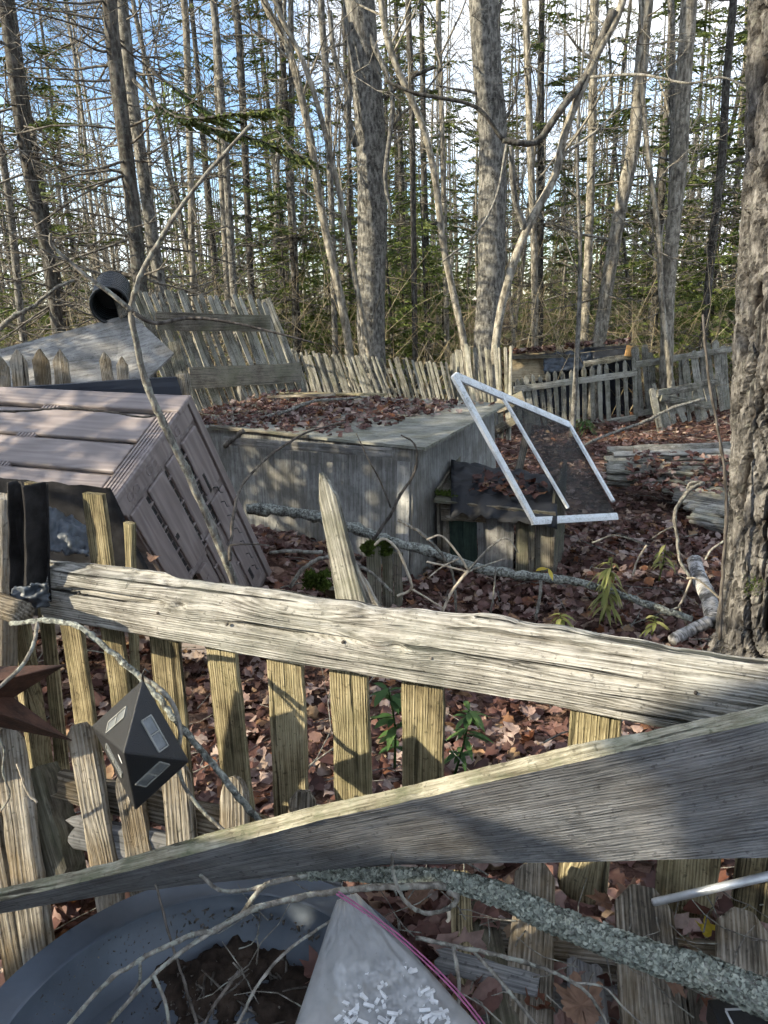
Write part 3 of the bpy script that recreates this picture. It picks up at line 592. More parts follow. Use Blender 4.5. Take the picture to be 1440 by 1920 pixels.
# the wood fading into one mass far behind
def farwoods():
    rng = np.random.default_rng(77); tr = MB(); gr = MB()
    for _ in range(330):
        y = rng.uniform(34, 75); x = rng.uniform(-.75*y, .75*y); z = gz(x, y); H = rng.uniform(8, 17); r = rng.uniform(.05, .13); l = rng.normal(0, .25, 2)
        tr.tube([(x, y, z-.3), (x+l[0]*.5, y+l[1]*.5, z+H*.5), (x+l[0], y+l[1], z+H)], [r, r*.7, r*.15], 5, False)
        for _ in range(9):
            h = rng.uniform(1, H*.9); a = rng.uniform(0, 6.28); L = rng.uniform(.6, 2.2); p = np.array([x+l[0]*h/H, y+l[1]*h/H, z+h]); tr.tube([p, p+np.array([math.cos(a)*L*.5, math.sin(a)*L*.5, L*.3]), p+np.array([math.cos(a)*L, math.sin(a)*L, L*.7])], [.03, .02, .008], 3, False)
    for _ in range(170):
        y = rng.uniform(32, 70); x = rng.uniform(-.75*y, .75*y); z = gz(x, y); H = rng.uniform(2.5, 7.5); rm = H*.17
        for _ in range(int(110+H*14)):
            h = rng.uniform(.03, 1); a = rng.uniform(0, 6.28); rr = rm*(1-h)*math.sqrt(rng.random())+.05; c = np.array([x+math.cos(a)*rr, y+math.sin(a)*rr, z+.2+h*H]); d = np.array([math.cos(a), math.sin(a), -.35])*rng.uniform(.35, .75); w_ = np.array([-math.sin(a), math.cos(a), rng.normal(0, .3)])*rng.uniform(.08, .2)
            gr.add([c-w_, c+d*.6-w_*.3, c+d, c+d*.4+w_], [(0, 1, 2, 3)], float(rng.random()*.8))
    O('far_woods', tr.mesh('far_woods'), M['barkgrey'], kind='stuff', label='distant grey trunks massed far behind the wood'); O('far_woods', gr.mesh('far_evergreens', False), M['needle'], kind='stuff', label='distant evergreens massed far behind the wood')
farwoods()
# dry brush between the trunks
def brush():
    rng = np.random.default_rng(9); mb = MB()
    for _ in range(2300):
        y = rng.uniform(10.2, 24); x = rng.uniform(-.62*y, .62*y); a = rng.uniform(0, 6.28); L = rng.uniform(.5, 3.2)
        pts, _d = walk(rng, (x, y, gz(x, y)), (math.cos(a)*.5, math.sin(a)*.5, 1), L, 4, .2, -.05); r = rng.uniform(.004, .011); mb.tube(pts, np.linspace(r, .002, 5), 3, False); mb.a += [float(rng.random())]*15
        for _ in range(3):
            p2, _d = walk(rng, pts[rng.integers(1, 4)], rng.normal(0, 1, 3)+np.array([0, 0, .5]), L*.4, 2, .2); mb.tube(p2, np.linspace(r*.5, .0015, 3), 3, False); mb.a += [float(rng.random())]*9
    O('undergrowth', mb.mesh('undergrowth'), M['fern'], kind='stuff', label='dry tangled brush between the trunks')
brush()
# trees and a shed added out of view to shade coop and foreground
def v_full(seed, H, z0, Lm):
    rng = np.random.default_rng(seed); p = trunkpath(rng, H, 12, .012); rad = np.linspace(.1, .02, 13); a = MB().tube(p, rad, 8); c = MB(); crown(c, rng, H, z0, Lm, .30, 6, 26, .34); return [('trunk', a.mesh('trunk'), M['barkdark']), ('crown', c.mesh('crown', False), M['needle'])]
FULL = [v_full(60, 9, 1.0, 1.5), v_full(61, 8, .8, 1.4)]
SHL = ['nearest the shed', 'second from the shed', 'third from the shed', 'farthest left', 'behind the one nearest the shed', 'behind the second from the shed']
for k, (x, y, v, s) in enumerate(((-4.3, 1.95, 0, .95), (-4.4, 3.1, 1, 1.0), (-4.9, 4.3, 0, 1.), (-6.6, 3.2, 0, 1.1), (-5.7, 2.4, 1, 1.))):
    put('spruce_tree', FULL[v], x, y, s, k*1.3, 'full green spruce added left of the clearing for shade, '+SHL[k], 'tree', 'shade spruces beside the clearing')
gs = T('shade_shed', (-2.35, -1.4, .24), 'grey board shed added out of view to shade the foreground', 'shed')
HS = [1.42, 1.58, 1.84, 2.25, 2.38, 2.42]  # stepped heights shape the shadow cast on board, tub and bag
for k in range(13):
    y = .58-k*.145; plank('wall_board', (-2.1, y, .1), (-2.1, y, HS[k] if k < 6 else 2.42), .14, .02, (1, 0, 0), M['far'], gs, 500+k, nx=4)
for k in range(4): x = -2.2-k*.145; plank('wall_board', (x, .65, .1), (x, .65, 1.40), .14, .02, (0, 1, 0), M['far'], gs, 520+k, nx=4)
plank('roof_board', (-2.48, .66, 1.41), (-2.48, .30, 1.80), .75, .03, (0, .7, .7), M['fardark'], gs, 530, nx=4); plank('roof_board', (-2.48, .14, 2.42), (-2.48, -1.4, 2.46), .75, .03, (0, 0, 1), M['fardark'], gs, 531, nx=4)

def relabel():
    LM = [(60, 'left edge spruce'), (245, 'paired trunks above the pipe'), (355, 'slim pale trunk'), (440, 'slim trunks over the panel'), (560, 'curved trunks'), (690, 'thick dark trunk'), (790, 'bowing pale trunk'), (915, 'burled trunk'), (1003, 'thin lit trunk'), (1100, 'straight pale trunk'), (1170, 'peeled trunk'), (1265, 'tall smooth trunk'), (1345, 'dark leaning trunk'), (1410, 'massive furrowed trunk')]
    KN = {'pale': 'thin pale leafless tree', 'grey': 'thin grey leafless tree', 'spruce': 'green boughed spruce', 'dead': 'bristling dead spruce', 'fir': 'low green fir'}; ORD = ['nearest', 'second nearest', 'third nearest', 'fourth nearest', 'fifth nearest', 'sixth nearest', 'seventh nearest', 'eighth nearest', 'ninth nearest', 'tenth nearest', 'eleventh nearest', 'twelfth nearest', 'thirteenth nearest', 'fourteenth nearest']
    inv = {v: k for k, v in LB.items()}; bag = {}
    for o in WOODTREES:
        v = np.array(o.location)+np.array([0, 0, 2.])-CAM; px = 720+F*(v@RT)/(v@fw); lm = min(LM, key=lambda q: abs(q[0]-px))[1]; bag.setdefault((inv[o['label']], lm), []).append(o)
    for (k, lm), l in bag.items():
        l.sort(key=lambda o: o.location.y)
        for i, o in enumerate(l): o['label'] = (KN[k]+' behind the '+lm) if len(l) == 1 else f"{KN[k]}, {ORD[min(13, i)]} of its kind behind the {lm}"
relabel()
# ------------------------------------------------------------------ fallen leaves
def leaf_variants():
    rng = np.random.default_rng(2); out = []
    maple = [(0, -.46), (.17, -.36), (.36, -.33), (.40, -.10), (.50, .10), (.36, .19), (.30, .35), (.14, .36), (.02, .54), (-.15, .35), (-.29, .33), (-.35, .17), (-.50, .08), (-.39, -.11), (-.35, -.33), (-.18, -.35)]
    oval = [(0, -.5), (.14, -.38), (.27, -.15), (.29, .08), (.22, .28), (.10, .43), (0, .55), (-.10, .42), (-.23, .26), (-.29, .06), (-.26, -.16), (-.13, -.38)]
    for k in range(10):
        b = maple if k % 5 < 3 else oval; o = np.array(b) + rng.normal(0, .025, (len(b), 2)); c1, c2, c3 = rng.uniform(-.2, 1.3), rng.uniform(-.5, .8), rng.normal(0, .4)
        zf = lambda q: c1*q[:, 0]**2*1.6 + c2*q[:, 1]**2 + c3*q[:, 0]*q[:, 1]
        out_ = np.column_stack([o, zf(o)+rng.normal(0, .06, len(o))]); mid_ = np.array([[0, -.25, 0], [0, 0, 0], [0, .28, 0]]); mid_[:, 2] = zf(mid_)-.05
        n = len(b); h = n//2; fs = []
        for i in range(n):
            j = (i+1) % n; y = (o[i, 1]+o[j, 1])/2; c = n + (0 if y < -.12 else 1 if y < .14 else 2); fs.append((i, j, c))
        # join the midrib
        prev = None
        for i in range(n):
            c = fs[i][2]; c2_ = fs[(i+1) % n][2]
            if c != c2_: fs.append((fs[i][1], c2_, c))
        out.append((np.vstack([out_, mid_]), np.array(fs)))
    return out
LV = leaf_variants()
def leaf_mesh(name, pos, size, tilt, seed, rmin=0., rmax=1.):
    rng = np.random.default_rng(seed); N = len(pos); V = []; Fc = []; A = []; base = 0; which = rng.integers(0, len(LV), N)
    for k, (v, f) in enumerate(LV):
        idx = np.nonzero(which == k)[0]; m = len(idx)
        if not m: continue
        s = size[idx][:, None, None] if np.ndim(size) else size
        yaw = rng.uniform(0, 2*math.pi, m); tx = rng.normal(0, tilt, m); ty = rng.normal(0, tilt, m); fl = rng.choice([-1, 1], m)
        p = np.repeat(v[None], m, 0)*s; p[:, :, 2] *= fl[:, None]
        c, s_ = np.cos(tx)[:, None], np.sin(tx)[:, None]; y = p[:, :, 1]*c-p[:, :, 2]*s_; z = p[:, :, 1]*s_+p[:, :, 2]*c; x = p[:, :, 0]
        c, s_ = np.cos(ty)[:, None], np.sin(ty)[:, None]; x, z = x*c+z*s_, -x*s_+z*c
        c, s_ = np.cos(yaw)[:, None], np.sin(yaw)[:, None]; x, y = x*c-y*s_, x*s_+y*c
        q = np.stack([x, y, z], 2)+pos[idx][:, None, :]; n = v.shape[0]
        V.append(q.reshape(-1, 3)); Fc.append((f[None]+(base+np.arange(m)*n)[:, None, None]).reshape(-1, 3)); base += m*n
        A.append(np.repeat(rng.uniform(rmin, rmax, m), n))
    V = np.concatenate(V); Fc = np.concatenate(Fc); A = np.concatenate(A)
    me = bpy.data.meshes.new(name); me.vertices.add(len(V)); me.vertices.foreach_set('co', V.ravel()); me.loops.add(len(Fc)*3); me.loops.foreach_set('vertex_index', Fc.ravel().astype(np.int32))
    me.polygons.add(len(Fc)); me.polygons.foreach_set('loop_start', np.arange(0, len(Fc)*3, 3, dtype=np.int32)); me.update(calc_edges=True); me.validate()
    at = me.attributes.new('rnd', 'FLOAT', 'POINT'); at.data.foreach_set('value', A.astype(np.float32)); return me
def litter():
    rng = np.random.default_rng(4); pts = []
    def zone(n, x0, x1, y0, y1, cone=None):
        for _ in range(n):
            y = rng.uniform(y0, y1); x = rng.uniform(x0, x1)
            if cone and abs(x) > cone*y+.4: continue
            pts.append((x, y, gz(x, y)+rng.uniform(.0, .045)))
    zone(17000, -1.9, 4.0, 1.0, 5.2, .9); zone(15000, -4, 6.5, 5.0, 11.5, .62); zone(9000, -9, 11, 11, 22, .6); zone(1800, -1.2, 2.2, .3, 1.3)
    pts = np.array(pts); size = rng.uniform(.028, .078, len(pts))*np.where(pts[:, 1] > 11, 1.6, 1.)
    O('fallen_leaves', leaf_mesh('fallen_leaves', pts, size, .38, 1), M['leaf'], label='brown fallen leaves covering the ground', kind='stuff')
litter()
def ground_twigs():
    rng = np.random.default_rng(14); mb = MB()
    for _ in range(420):
        y = rng.uniform(1.3, 10); x = rng.uniform(-.55*y-.2, .6*y+.2); a = rng.uniform(0, 6.28); L = rng.uniform(.08, .5); p = np.array([x, y, gz(x, y)+.05]); d = np.array([math.cos(a), math.sin(a), rng.normal(.05, .12)])
        pts, _d = walk(rng, p, d, L, 4, .18); r = rng.uniform(.0015, .0045); mb.tube(pts, np.linspace(r, r*.4, 5), 4, False)
        if rng.random() < .5: p2, _d = walk(rng, pts[2], d+rng.normal(0, .6, 3), L*.4, 2, .2); mb.tube(p2, np.linspace(r*.6, r*.3, 3), 3, False)
    O('ground_twigs', mb.mesh('ground_twigs'), M['twig'], label='thin dead twigs strewn over the fallen leaves', kind='stuff')
ground_twigs()

# ------------------------------------------------------------------ coop of weathered plywood
FR = P(797, 839, 4.06); BR = G(950, 757, .86); FLv = G(395, 800, .83)
FL = FR + (FLv-FR)*1.28; BL = FL + (BR-FR)
cb = G(768, 1108, 0.0)
coop = T('plywood_coop', (cb.x, cb.y, 0), 'low grey plywood coop with a leaf covered flat roof', 'coop')
def quad_sheet(name, a, b, c, d, th, mat, parent, uvx=None, n=8, sag=0., label=None, cat=None, rough=.004, seed=0, top=None, kind=None):
    """sheet a-b-c-d (x along a->b), thickness behind the face"""
    a, b, c, d = map(Vector, (a, b, c, d)); m = frame(a, b, (b-a).cross(d-a)); mi = m.inverted(); A, B, C, D = [mi @ v for v in (a, b, c, d)]
    vs = []; 
    for s in (0, 1):
        for i in range(n+1):
            for j in range(n+1):
                u, v = i/n, j/n; p = A*(1-u)*(1-v)+B*u*(1-v)+C*u*v+D*(1-u)*v
                e = 1 if (i in (0, n) or j in (0, n)) else 0
                w_ = noise.noise((u*3+seed, v*3, seed)); p = p + Vector((e*rough*noise.noise((u*17, v*17, seed)), e*rough*noise.noise((v*15, u*15, seed+4)), sag*math.sin(math.pi*u)*math.sin(math.pi*v)+rough*1.2*w_ - s*th)); vs.append(p)
    N = (n+1)**2; fs = []
    for i in range(n):
        for j in range(n):
            k = i*(n+1)+j; fs.append((k, k+n+1, k+n+2, k+1)); fs.append((N+k, N+k+1, N+k+n+2, N+k+n+1))
    for i in range(n):
        fs += [(i*(n+1), N+i*(n+1), N+(i+1)*(n+1), (i+1)*(n+1))]
        fs += [(i*(n+1)+n, (i+1)*(n+1)+n, N+(i+1)*(n+1)+n, N+i*(n+1)+n)]
        fs += [(i, i+1, N+i+1, N+i)]; k = n*(n+1)+i; fs += [(k, N+k, N+k+1, k+1)]
    me = bpy.data.meshes.new(name); me.from_pydata([tuple(v) for v in vs], [], fs); me.update()
    return O(name, me, mat, parent, m, label, cat, kind=kind)
dn = Vector((0, 0, 1))
in_ = (BR-FR).normalized()*.035 + (FL-FR).normalized()*.09
At = FR+in_-dn*.022; Bt = BR + (FL-FR).normalized()*.09 - (BR-FR).normalized()*.04 - dn*.02; Dt = FL + (BR-FR).normalized()*.035-dn*.022; Ct = BL-(BR-FR).normalized()*.04-dn*.02
drop = lambda p, dz=.0: Vector((p.x, p.y, gz(p.x, p.y)-.06+dz))
Ab = Vector((cb.x, cb.y, -.05)); sh = Ab-At; Bb = Vector((Bt.x+.03, Bt.y, -.05)); Db = Vector((Dt.x, Dt.y, -.05)); Cb = Vector((Ct.x, Ct.y, -.05))
# walls: sheets of plywood whose grain runs up
quad_sheet('wall', Ab, At, Dt, Db, .014, M['ply'], coop, seed=1)
quad_sheet('wall', Bb, Bt, At+(Bt-At).normalized()*.004, Ab+(Bt-At).normalized()*.004, .014, M['ply'], coop, seed=2)
quad_sheet('wall', Cb, Ct, Bt, Bb, .014, M['ply'], coop, seed=3)
quad_sheet('wall', Db, Dt, Ct, Cb, .014, M['ply'], coop, seed=4)
quad_sheet('roof', FL, FR, BR, BL, .016, M['plyroof'], coop, n=10, sag=-.015, rough=.008, seed=5)
o_ = (At-Dt).normalized(); f_ = o_.cross(dn).normalized(); f_ = f_ if f_.y < 0 else -f_
plank('trim_board', P(425, 826, 4.78)+f_*.02, P(738, 849, 4.06)+f_*.005, .052, .018, f_, M['plygrey'], coop, seed=3, rough=.004, nx=10)
plank('corner_batten', Ab+f_*.012-o_*.05+dn*.02, At+f_*.012-o_*.06-dn*.075, .085, .014, f_, M['ply'], coop, seed=8, rough=.003, nx=8)
plank('roof_edge_board', FL*.78+FR*.22+dn*.004+f_*.01, FR*.62+FL*.38+dn*.001+f_*.012, .02, .02, f_, M['fardark'], coop, seed=4, rough=.004, nx=8)
rng = np.random.default_rng(6); pts = []
for _ in range(2100):
    u = rng.uniform(.0, .97); v = rng.uniform(.03, .97)
    if u > .62 + .28*v + rng.normal(0, .05): continue
    p = FL+(FR-FL)*u+(BR-FR)*v; pts.append((p.x, p.y, p.z+rng.uniform(.004, .026)-.012*math.sin(math.pi*u)))
pts = np.array(pts); O('roof_leaves', leaf_mesh('roof_leaves', pts, rng.uniform(.032, .068, len(pts)), .3, 3), M['leaf'], label='brown leaves heaped on the coop roof', kind='stuff')
plank('loose_board', FL+(BR-FR)*.86+(FR-FL)*.06+dn*.02, FL+(BR-FR)*.97+(FR-FL)*.52+dn*.03, .07, .02, dn, M['picket'], None, 9, 'mossy yellowish board lying along the back of the coop roof', 'board', rough=.006, nx=10)
plank('loose_board', FL+(BR-FR)*.70+(FR-FL)*.08+dn*.03, FL+(BR-FR)*.80+(FR-FL)*.36+dn*.05, .05, .02, dn, M['fallen'], None, 10, 'short grey splintered stick of board among the roof leaves', 'board', rough=.008, nx=8, tip='broken')

# ------------------------------------------------------------------ small hutch with a tarp roof against the coop
hp = P(818, 1085, 4.34); hut = T('small_hutch', (hp.x, hp.y, 0), 'low wooden hutch with a black tarp roof beside the coop', 'hutch')
def hpt(px, py, t=None): return P(px, py, lerp(4.36, 4.12, (px-818)/217))
hn = (hpt(1035, 1000)-hpt(818, 1000)).cross(dn).normalized(); hn = hn if hn.y < 0 else -hn
def hboard(name, x0, x1, y0, y1, mat, off=0., th=.018, seed=0, bottom=True):
    xm = (x0+x1)/2; a = hpt(xm+2, 1085) + hn*off; b = hpt(xm, (y0)) + hn*off
    if bottom: a.z = gz(a.x, a.y)-.04
    else: a = hpt(xm, y1)+hn*off
    b.x = a.x + (b.x-a.x)*.4; b.y = a.y
    return plank(name, a, b, WPX(x1-x0, a.y), th, hn, mat, hut, seed, rough=.005, nx=7)
hboard('front_board', 819, 842, 935, 1090, M['fallen'], 0, .02, 1); hboard('green_panel', 838, 893, 950, 1090, M['greenp'], -.012, .014, 2)
hboard('front_board', 893, 962, 935, 1090, M['plygrey'], 0, .018, 3); hboard('front_board', 964, 988, 940, 1090, M['fardark'], -.015, .02, 4)
hboard('corner_post', 988, 1000, 945, 1090, M['fardark'], .004, .03, 5); hboard('front_board', 1000, 1034, 945, 1085, M['fardark'], -.02, .015, 6)
a = hpt(829, 958)+hn*.022; b = hpt(912, 962)+hn*.022; plank('cross_plank', a, b, .105, .016, hn, M['fallen'], hut, 7, rough=.009, nx=12, groove=.004, nw=6)
for s in (0, 1):
    a = hpt(822 if s == 0 else 1032, 1085); a.z = -.03; c_ = a - hn*.5; mb = quad_sheet('side_wall', Vector((a.x, a.y, -.03)), Vector((a.x, a.y, .53)), Vector((c_.x, c_.y, .62)), Vector((c_.x, c_.y, -.03)), .015, M['fardark'], hut, seed=20+s)
rFL, rFR, rBR, rBL = P(813, 934, 4.26), P(1042, 958, 4.02), P(1030, 905, 4.75), P(846, 876, 4.66)
quad_sheet('roof_deck', rFL-dn*.012, rFR-dn*.012, rBR-dn*.012, rBL-dn*.012, .016, M['fardark'], hut, seed=31)
def drape(name, corners, mat, parent, n=26, amp=.02, hang=.1, seed=0, lift=.008, label=None, cat=None, kind=None, fr=5.):
    a, b, c, d = corners; vs = []
    for i in range(n+1):
        for j in range(n+1):
            u, v = i/n, j/n; p = a*(1-u)*(1-v)+b*u*(1-v)+c*u*v+d*(1-u)*v
            f = amp*(noise.noise((u*fr+seed, v*fr, seed))+.5*noise.noise((u*fr*2.3, v*fr*2.3, seed+3)))
            p = p+dn*(lift+abs(f))
            if v < .12: q = (.12-v)/.12; p += hn*.03*q*(1+.4*noise.noise((u*8, 1, seed))) - dn*hang*q*(1+.35*noise.noise((u*11, seed, 0))+.25*noise.noise((u*31, seed, 4)))
            vs.append(tuple(p))
    fs = [(i*(n+1)+j, (i+1)*(n+1)+j, (i+1)*(n+1)+j+1, i*(n+1)+j+1) for i in range(n) for j in range(n)]
    me = bpy.data.meshes.new(name); me.from_pydata(vs, [], fs); me.polygons.foreach_set('use_smooth', [True]*len(fs))
    o = O(name, me, mat, parent, None, label, cat, kind=kind); md = o.modifiers.new('s', 'SOLIDIFY'); md.thickness = .003; return o
drape('tarp', (P(846, 938, 4.21), P(1047, 960, 3.99), rBR+dn*.02, rBL+dn*.03), M['tarp'], hut, amp=.045, hang=.10, seed=4)
mb = MB(); rng = np.random.default_rng(12)
def clump(mb, c, r, n, rng, ln=.02):
    for _ in range(n):
        p = np.array(c)+unit(rng.normal(0, 1, 3))*np.array(r)*rng.uniform(.2, 1); d = unit(rng.normal(0, 1, 3)+np.array([0, 0, 1]))*ln*rng.uniform(.5, 1.2); w_ = unit(np.cross(d, rng.normal(0, 1, 3)))*ln*.3; mb.add([p-w_, p+w_, p+d], [(0, 1, 2)])
for t in np.linspace(0, 1, 12): c = P(822+t*92, 924+t*9, 4.30-.05*t); clump(mb, c, (.025, .05, .014), 60, rng, .018)
O('moss_edge', mb.mesh('moss_edge'), M['moss'], hut)
pts = []
for _ in range(70):
    t, v = rng.uniform(.3, .95), rng.uniform(.1, .7); p = rFL.lerp(rFR, t).lerp(rBL.lerp(rBR, t), v); pts.append((p.x, p.y, p.z+.05+rng.uniform(0, .02)))
O('hutch_leaves', leaf_mesh('hutch_leaves', np.array(pts), rng.uniform(.045, .075, 70), .3, 9, .2, .8), M['leaf'], label='brown leaves lying on the tarp of the hutch', kind='stuff')
plank('leaning_stake', P(968, 905, 4.7), P(992, 795, 4.9), .045, .03, (0, -1, 0), M['fardark'], None, 3, 'dark stake leaning behind the hutch roof', 'stake', rough=.006, nx=8, tip='broken')

# ------------------------------------------------------------------ white screen frame
fA, fB, fC, fD = P(850, 703, 3.85), P(1001, 977, 3.93), P(1157, 968, 4.35), P(1068, 797, 4.75)
fr = T('screen_frame', fB, 'bent white window screen frame tilted above the hutch', 'screen frame')
fn = (fB-fA).cross(fD-fA).normalized(); fn = fn if fn.y < 0 else -fn
def bar(name, a, b, W, th=.022, off=0., **kw): return plank(name, a+fn*off, b+fn*off, W, th, fn, M['alu'], fr, 1, nw=2, nx=4, **kw)
bar('frame_side', fA, fB, .047); bar('frame_side', fD, P(1150, 940, 4.38), .036); bar('frame_top', fA+(fD-fA)*.02, fD, .042, .020); bar('frame_bottom', fB-(fC-fB)*.02, fC, .042, .020, -.002)
bar('middle_bar', fA.lerp(fD, .36), P(1064, 952, 4.12), .022, .018, .002)
quad_sheet('mesh_screen', fA.lerp(fD, .36)-fn*.004, fD-fn*.004, fC-fn*.004, P(1064, 962, 4.12)-fn*.004, .0012, M['screen'], fr, n=10, sag=.02, rough=.001)

# ------------------------------------------------------------------ brown plastic storage bin, tipped over
bA, bB, bD = Vector((-.737, 2.975, 1.272)), Vector((-.92, 2.525, .981)), Vector((-.563, 3.5, .338))
ex = (bB-bA); Wb = ex.length; ex.normalize(); ey = (bD-bA); ey = (ey-ex*ey.dot(ex)); Hb = ey.length; ey.normalize(); ez = ex.cross(ey)  # ez: out of the end panel
if ez.x < 0: ez = -ez
bn = T('storage_bin', bA+ey*Hb+ex*Wb*.5, 'brown wood grained plastic storage bin tipped over behind the fence', 'storage bin')
Lb = 1.45
def bm_(o3, x, y): return Matrix(((x.x, y.x, x.cross(y).x, o3.x), (x.y, y.y, x.cross(y).y, o3.y), (x.z, y.z, x.cross(y).z, o3.z), (0, 0, 0, 1)))
# top face frame: long axis lx (towards the left), width ex
lx = -ez; topn = -ey
def tbox(mb, l0, l1, w0, w1, h0, h1): return mb.box(((l0+l1)/2, (w0+w1)/2, (h0+h1)/2), ((l1-l0)/2, (w1-w0)/2, (h1-h0)/2))
mt = Matrix(((lx.x, ex.x, topn.x, bA.x), (lx.y, ex.y, topn.y, bA.y), (lx.z, ex.z, topn.z, bA.z), (0, 0, 0, 1)))
def bev(o, w_=.004): md = o.modifiers.new('b', 'BEVEL'); md.width = w_; md.segments = 2; md.limit_method = 'ANGLE'; return o
mb = MB(); tbox(mb, .012, Lb, .012, Wb-.012, -.038, -.027); bev(O('top_panel', mb.mesh('top_panel', False), M['binp'], bn, mt))
# slats with recessed slots between them
cols = [(.10, .62), (.66, 1.05), (1.09, 1.43)]; rows = [(0.0, .10), (.120, .272), (.290, .438), (.456, Wb)]
for (w0, w1) in rows:
    first = w0 == 0.0; mb = MB(); tbox(mb, .0 if first else .088, Lb, w0+.001, w1, -.02, .004 if first else -.002); bev(O('slat', mb.mesh('slat', False), M['binp'], bn, mt), .006)
for k in range(3):
    w0, w1 = rows[k][1], rows[k+1][0]
    for l in (.615-.13*k*0+.0, 1.06, 1.41):
        l -= .0 + .0*k
        mb = MB(); tbox(mb, l-.045, l+.045, w0-.008, w1+.008, -.022, -.005); br_ = bev(O('slat_link', mb.mesh('slat_link', False), M['binp'], bn, mt), .003)
        mb = MB()
        for q in range(5): tbox(mb, l-.038+q*.017, l-.030+q*.017, w0-.004, w1+.004, -.006, -.001)
        O('ribs', mb.mesh('ribs', False), M['binp'], br_, mt, kind='stuff')
# ribbed edge band between top and end panel
mb = MB(); tbox(mb, .0, .082, rows[0][1]+.004, Wb, -.03, -.002); band = bev(O('edge_band', mb.mesh('edge_band', False), M['binp'], bn, mt), .005)
mb = MB()
for q in range(5): tbox(mb, .006+q*.015, .013+q*.015, rows[0][1]+.008, Wb-.004, -.004, .0022)
O('ribs', mb.mesh('ribs', False), M['binp'], band, mt, kind='stuff')
# end panel: frame u along ex (A->B), v along ey (down)
me_ = Matrix(((ey.x, ex.x, ez.x, bA.x), (ey.y, ex.y, ez.y, bA.y), (ey.z, ex.z, ez.z, bA.z), (0, 0, 0, 1)))
def ebox(name, v0, v1, u0, u1, h0, h1, par=None, mat=None, b=.003): mb = MB(); tbox(mb, v0, v1, u0, u1, h0, h1); return bev(O(name, mb.mesh(name, False), mat or M['binp'], par or bn, me_), b)
ebox('end_panel', .03, Hb-.0, .012, .30, -.03, -.012); ebox('end_panel', .03, .60, .30, Wb-.014, -.03, -.0125); ebox('end_panel', .60, Hb, .44, Wb-.014, -.03, -.0122); ebox('inner_wall', .55, Hb, .29, .45, -.075, -.07, mat=M['blackp'])
ebox('rim', .0, Hb, -.004, .03, -.034, .002); ebox('rim', .0, .09, .034, Wb, -.032, -.004)
for u0, u1, v0, v1 in ((.045, .16, .11, .40), (.045, .16, .44, 1.02), (.185, .285, .11, .50), (.185, .285, .53, 1.04), (.305, .42, .11, .56), (.445, .545, .11, 1.0)):
    ebox('panel', v0, v1, u0, u1, -.013, .0, b=.006)
hb_ = ebox('handle_bar', .60, 1.02, .345, .405, -.02, .006)
ebox('bevel_strip', .56, 1.04, .305, .342, -.03, -.016)
for v in (.66, .76, .88, .98): ebox('stud', v-.008, v+.008, .367, .383, .005, .0085, hb_, b=.002)
for k, v in enumerate((.14, .165, .30, .33, .42, .45)):
    mb = MB(); an = np.linspace(0, 2*math.pi, 17); u = .13+.065*k if k > 1 else .14+.045*k; u = [.15, .19, .33, .365, .46, .50][k]; mb.tube([(.058+math.cos(a)*.016, u+math.sin(a)*.016, -.003) for a in an], .0028, 5, False); O('ring_mark', mb.mesh('ring_mark'), M['binp'], bn, me_)
for u in (.168, .295, .432):
    for k in range(6): ebox('clip', .16+.13*k, .168+.13*k, u-.012, u+.014, -.012, -.002, b=.001)
    mb = MB()
    for k in range(9): tbox(mb, .13+.05*k, .17+.05*k, u-.007, u+.007, -.0118, -.0102)
    O('painted_slot_row', mb.mesh('painted_slot_row', False), M['blackp'], bn, me_, kind='stuff')  # black strips stand in for the shade of open slots
for k in range(7): # latch grooves down the far edge
    v = .40+.085*k; mb = MB(); mb.tube([(v, .105, -.002), (v+.018, .082, -.002), (v+.05, .082, -.002), (v+.065, .066, -.002)], .0035, 5); O('latch_groove', mb.mesh('latch_groove'), M['blackp'], bn, me_)
for v0, v1, u0, u1 in ((.30, .40, .12, .135), (.46, .50, .21, .235), (.36, .385, .395, .415), (.62, .70, .47, .50), (.80, .84, .22, .25), (.90, .97, .12, .14)): ebox('painted_opening', v0, v1, u0, u1, -.004, .0012, mat=M['blackp'], b=.001)  # solid black blocks give the darkness of openings
# remaining sides of the shell
mb = MB(); tbox(mb, .012, Lb, 0, .016, -Hb, -.03); O('back_panel', mb.mesh('back_panel', False), M['binp'], bn, mt)
mb = MB(); tbox(mb, Lb-.02, Lb, .016, Wb, -Hb, -.03); O('end_panel', mb.mesh('end_panel', False), M['binp'], bn, mt)
mb = MB(); tbox(mb, .012, Lb-.02, .016, Wb-.02, -Hb, -Hb+.016); O('bottom_panel', mb.mesh('bottom_panel', False), M['binp'], bn, mt)
mb = MB(); tbox(mb, .10, Lb, Wb-.05, Wb-.004, -.05, -.02); O('front_lip', mb.mesh('front_lip', False), M['binp'], bn, mt)

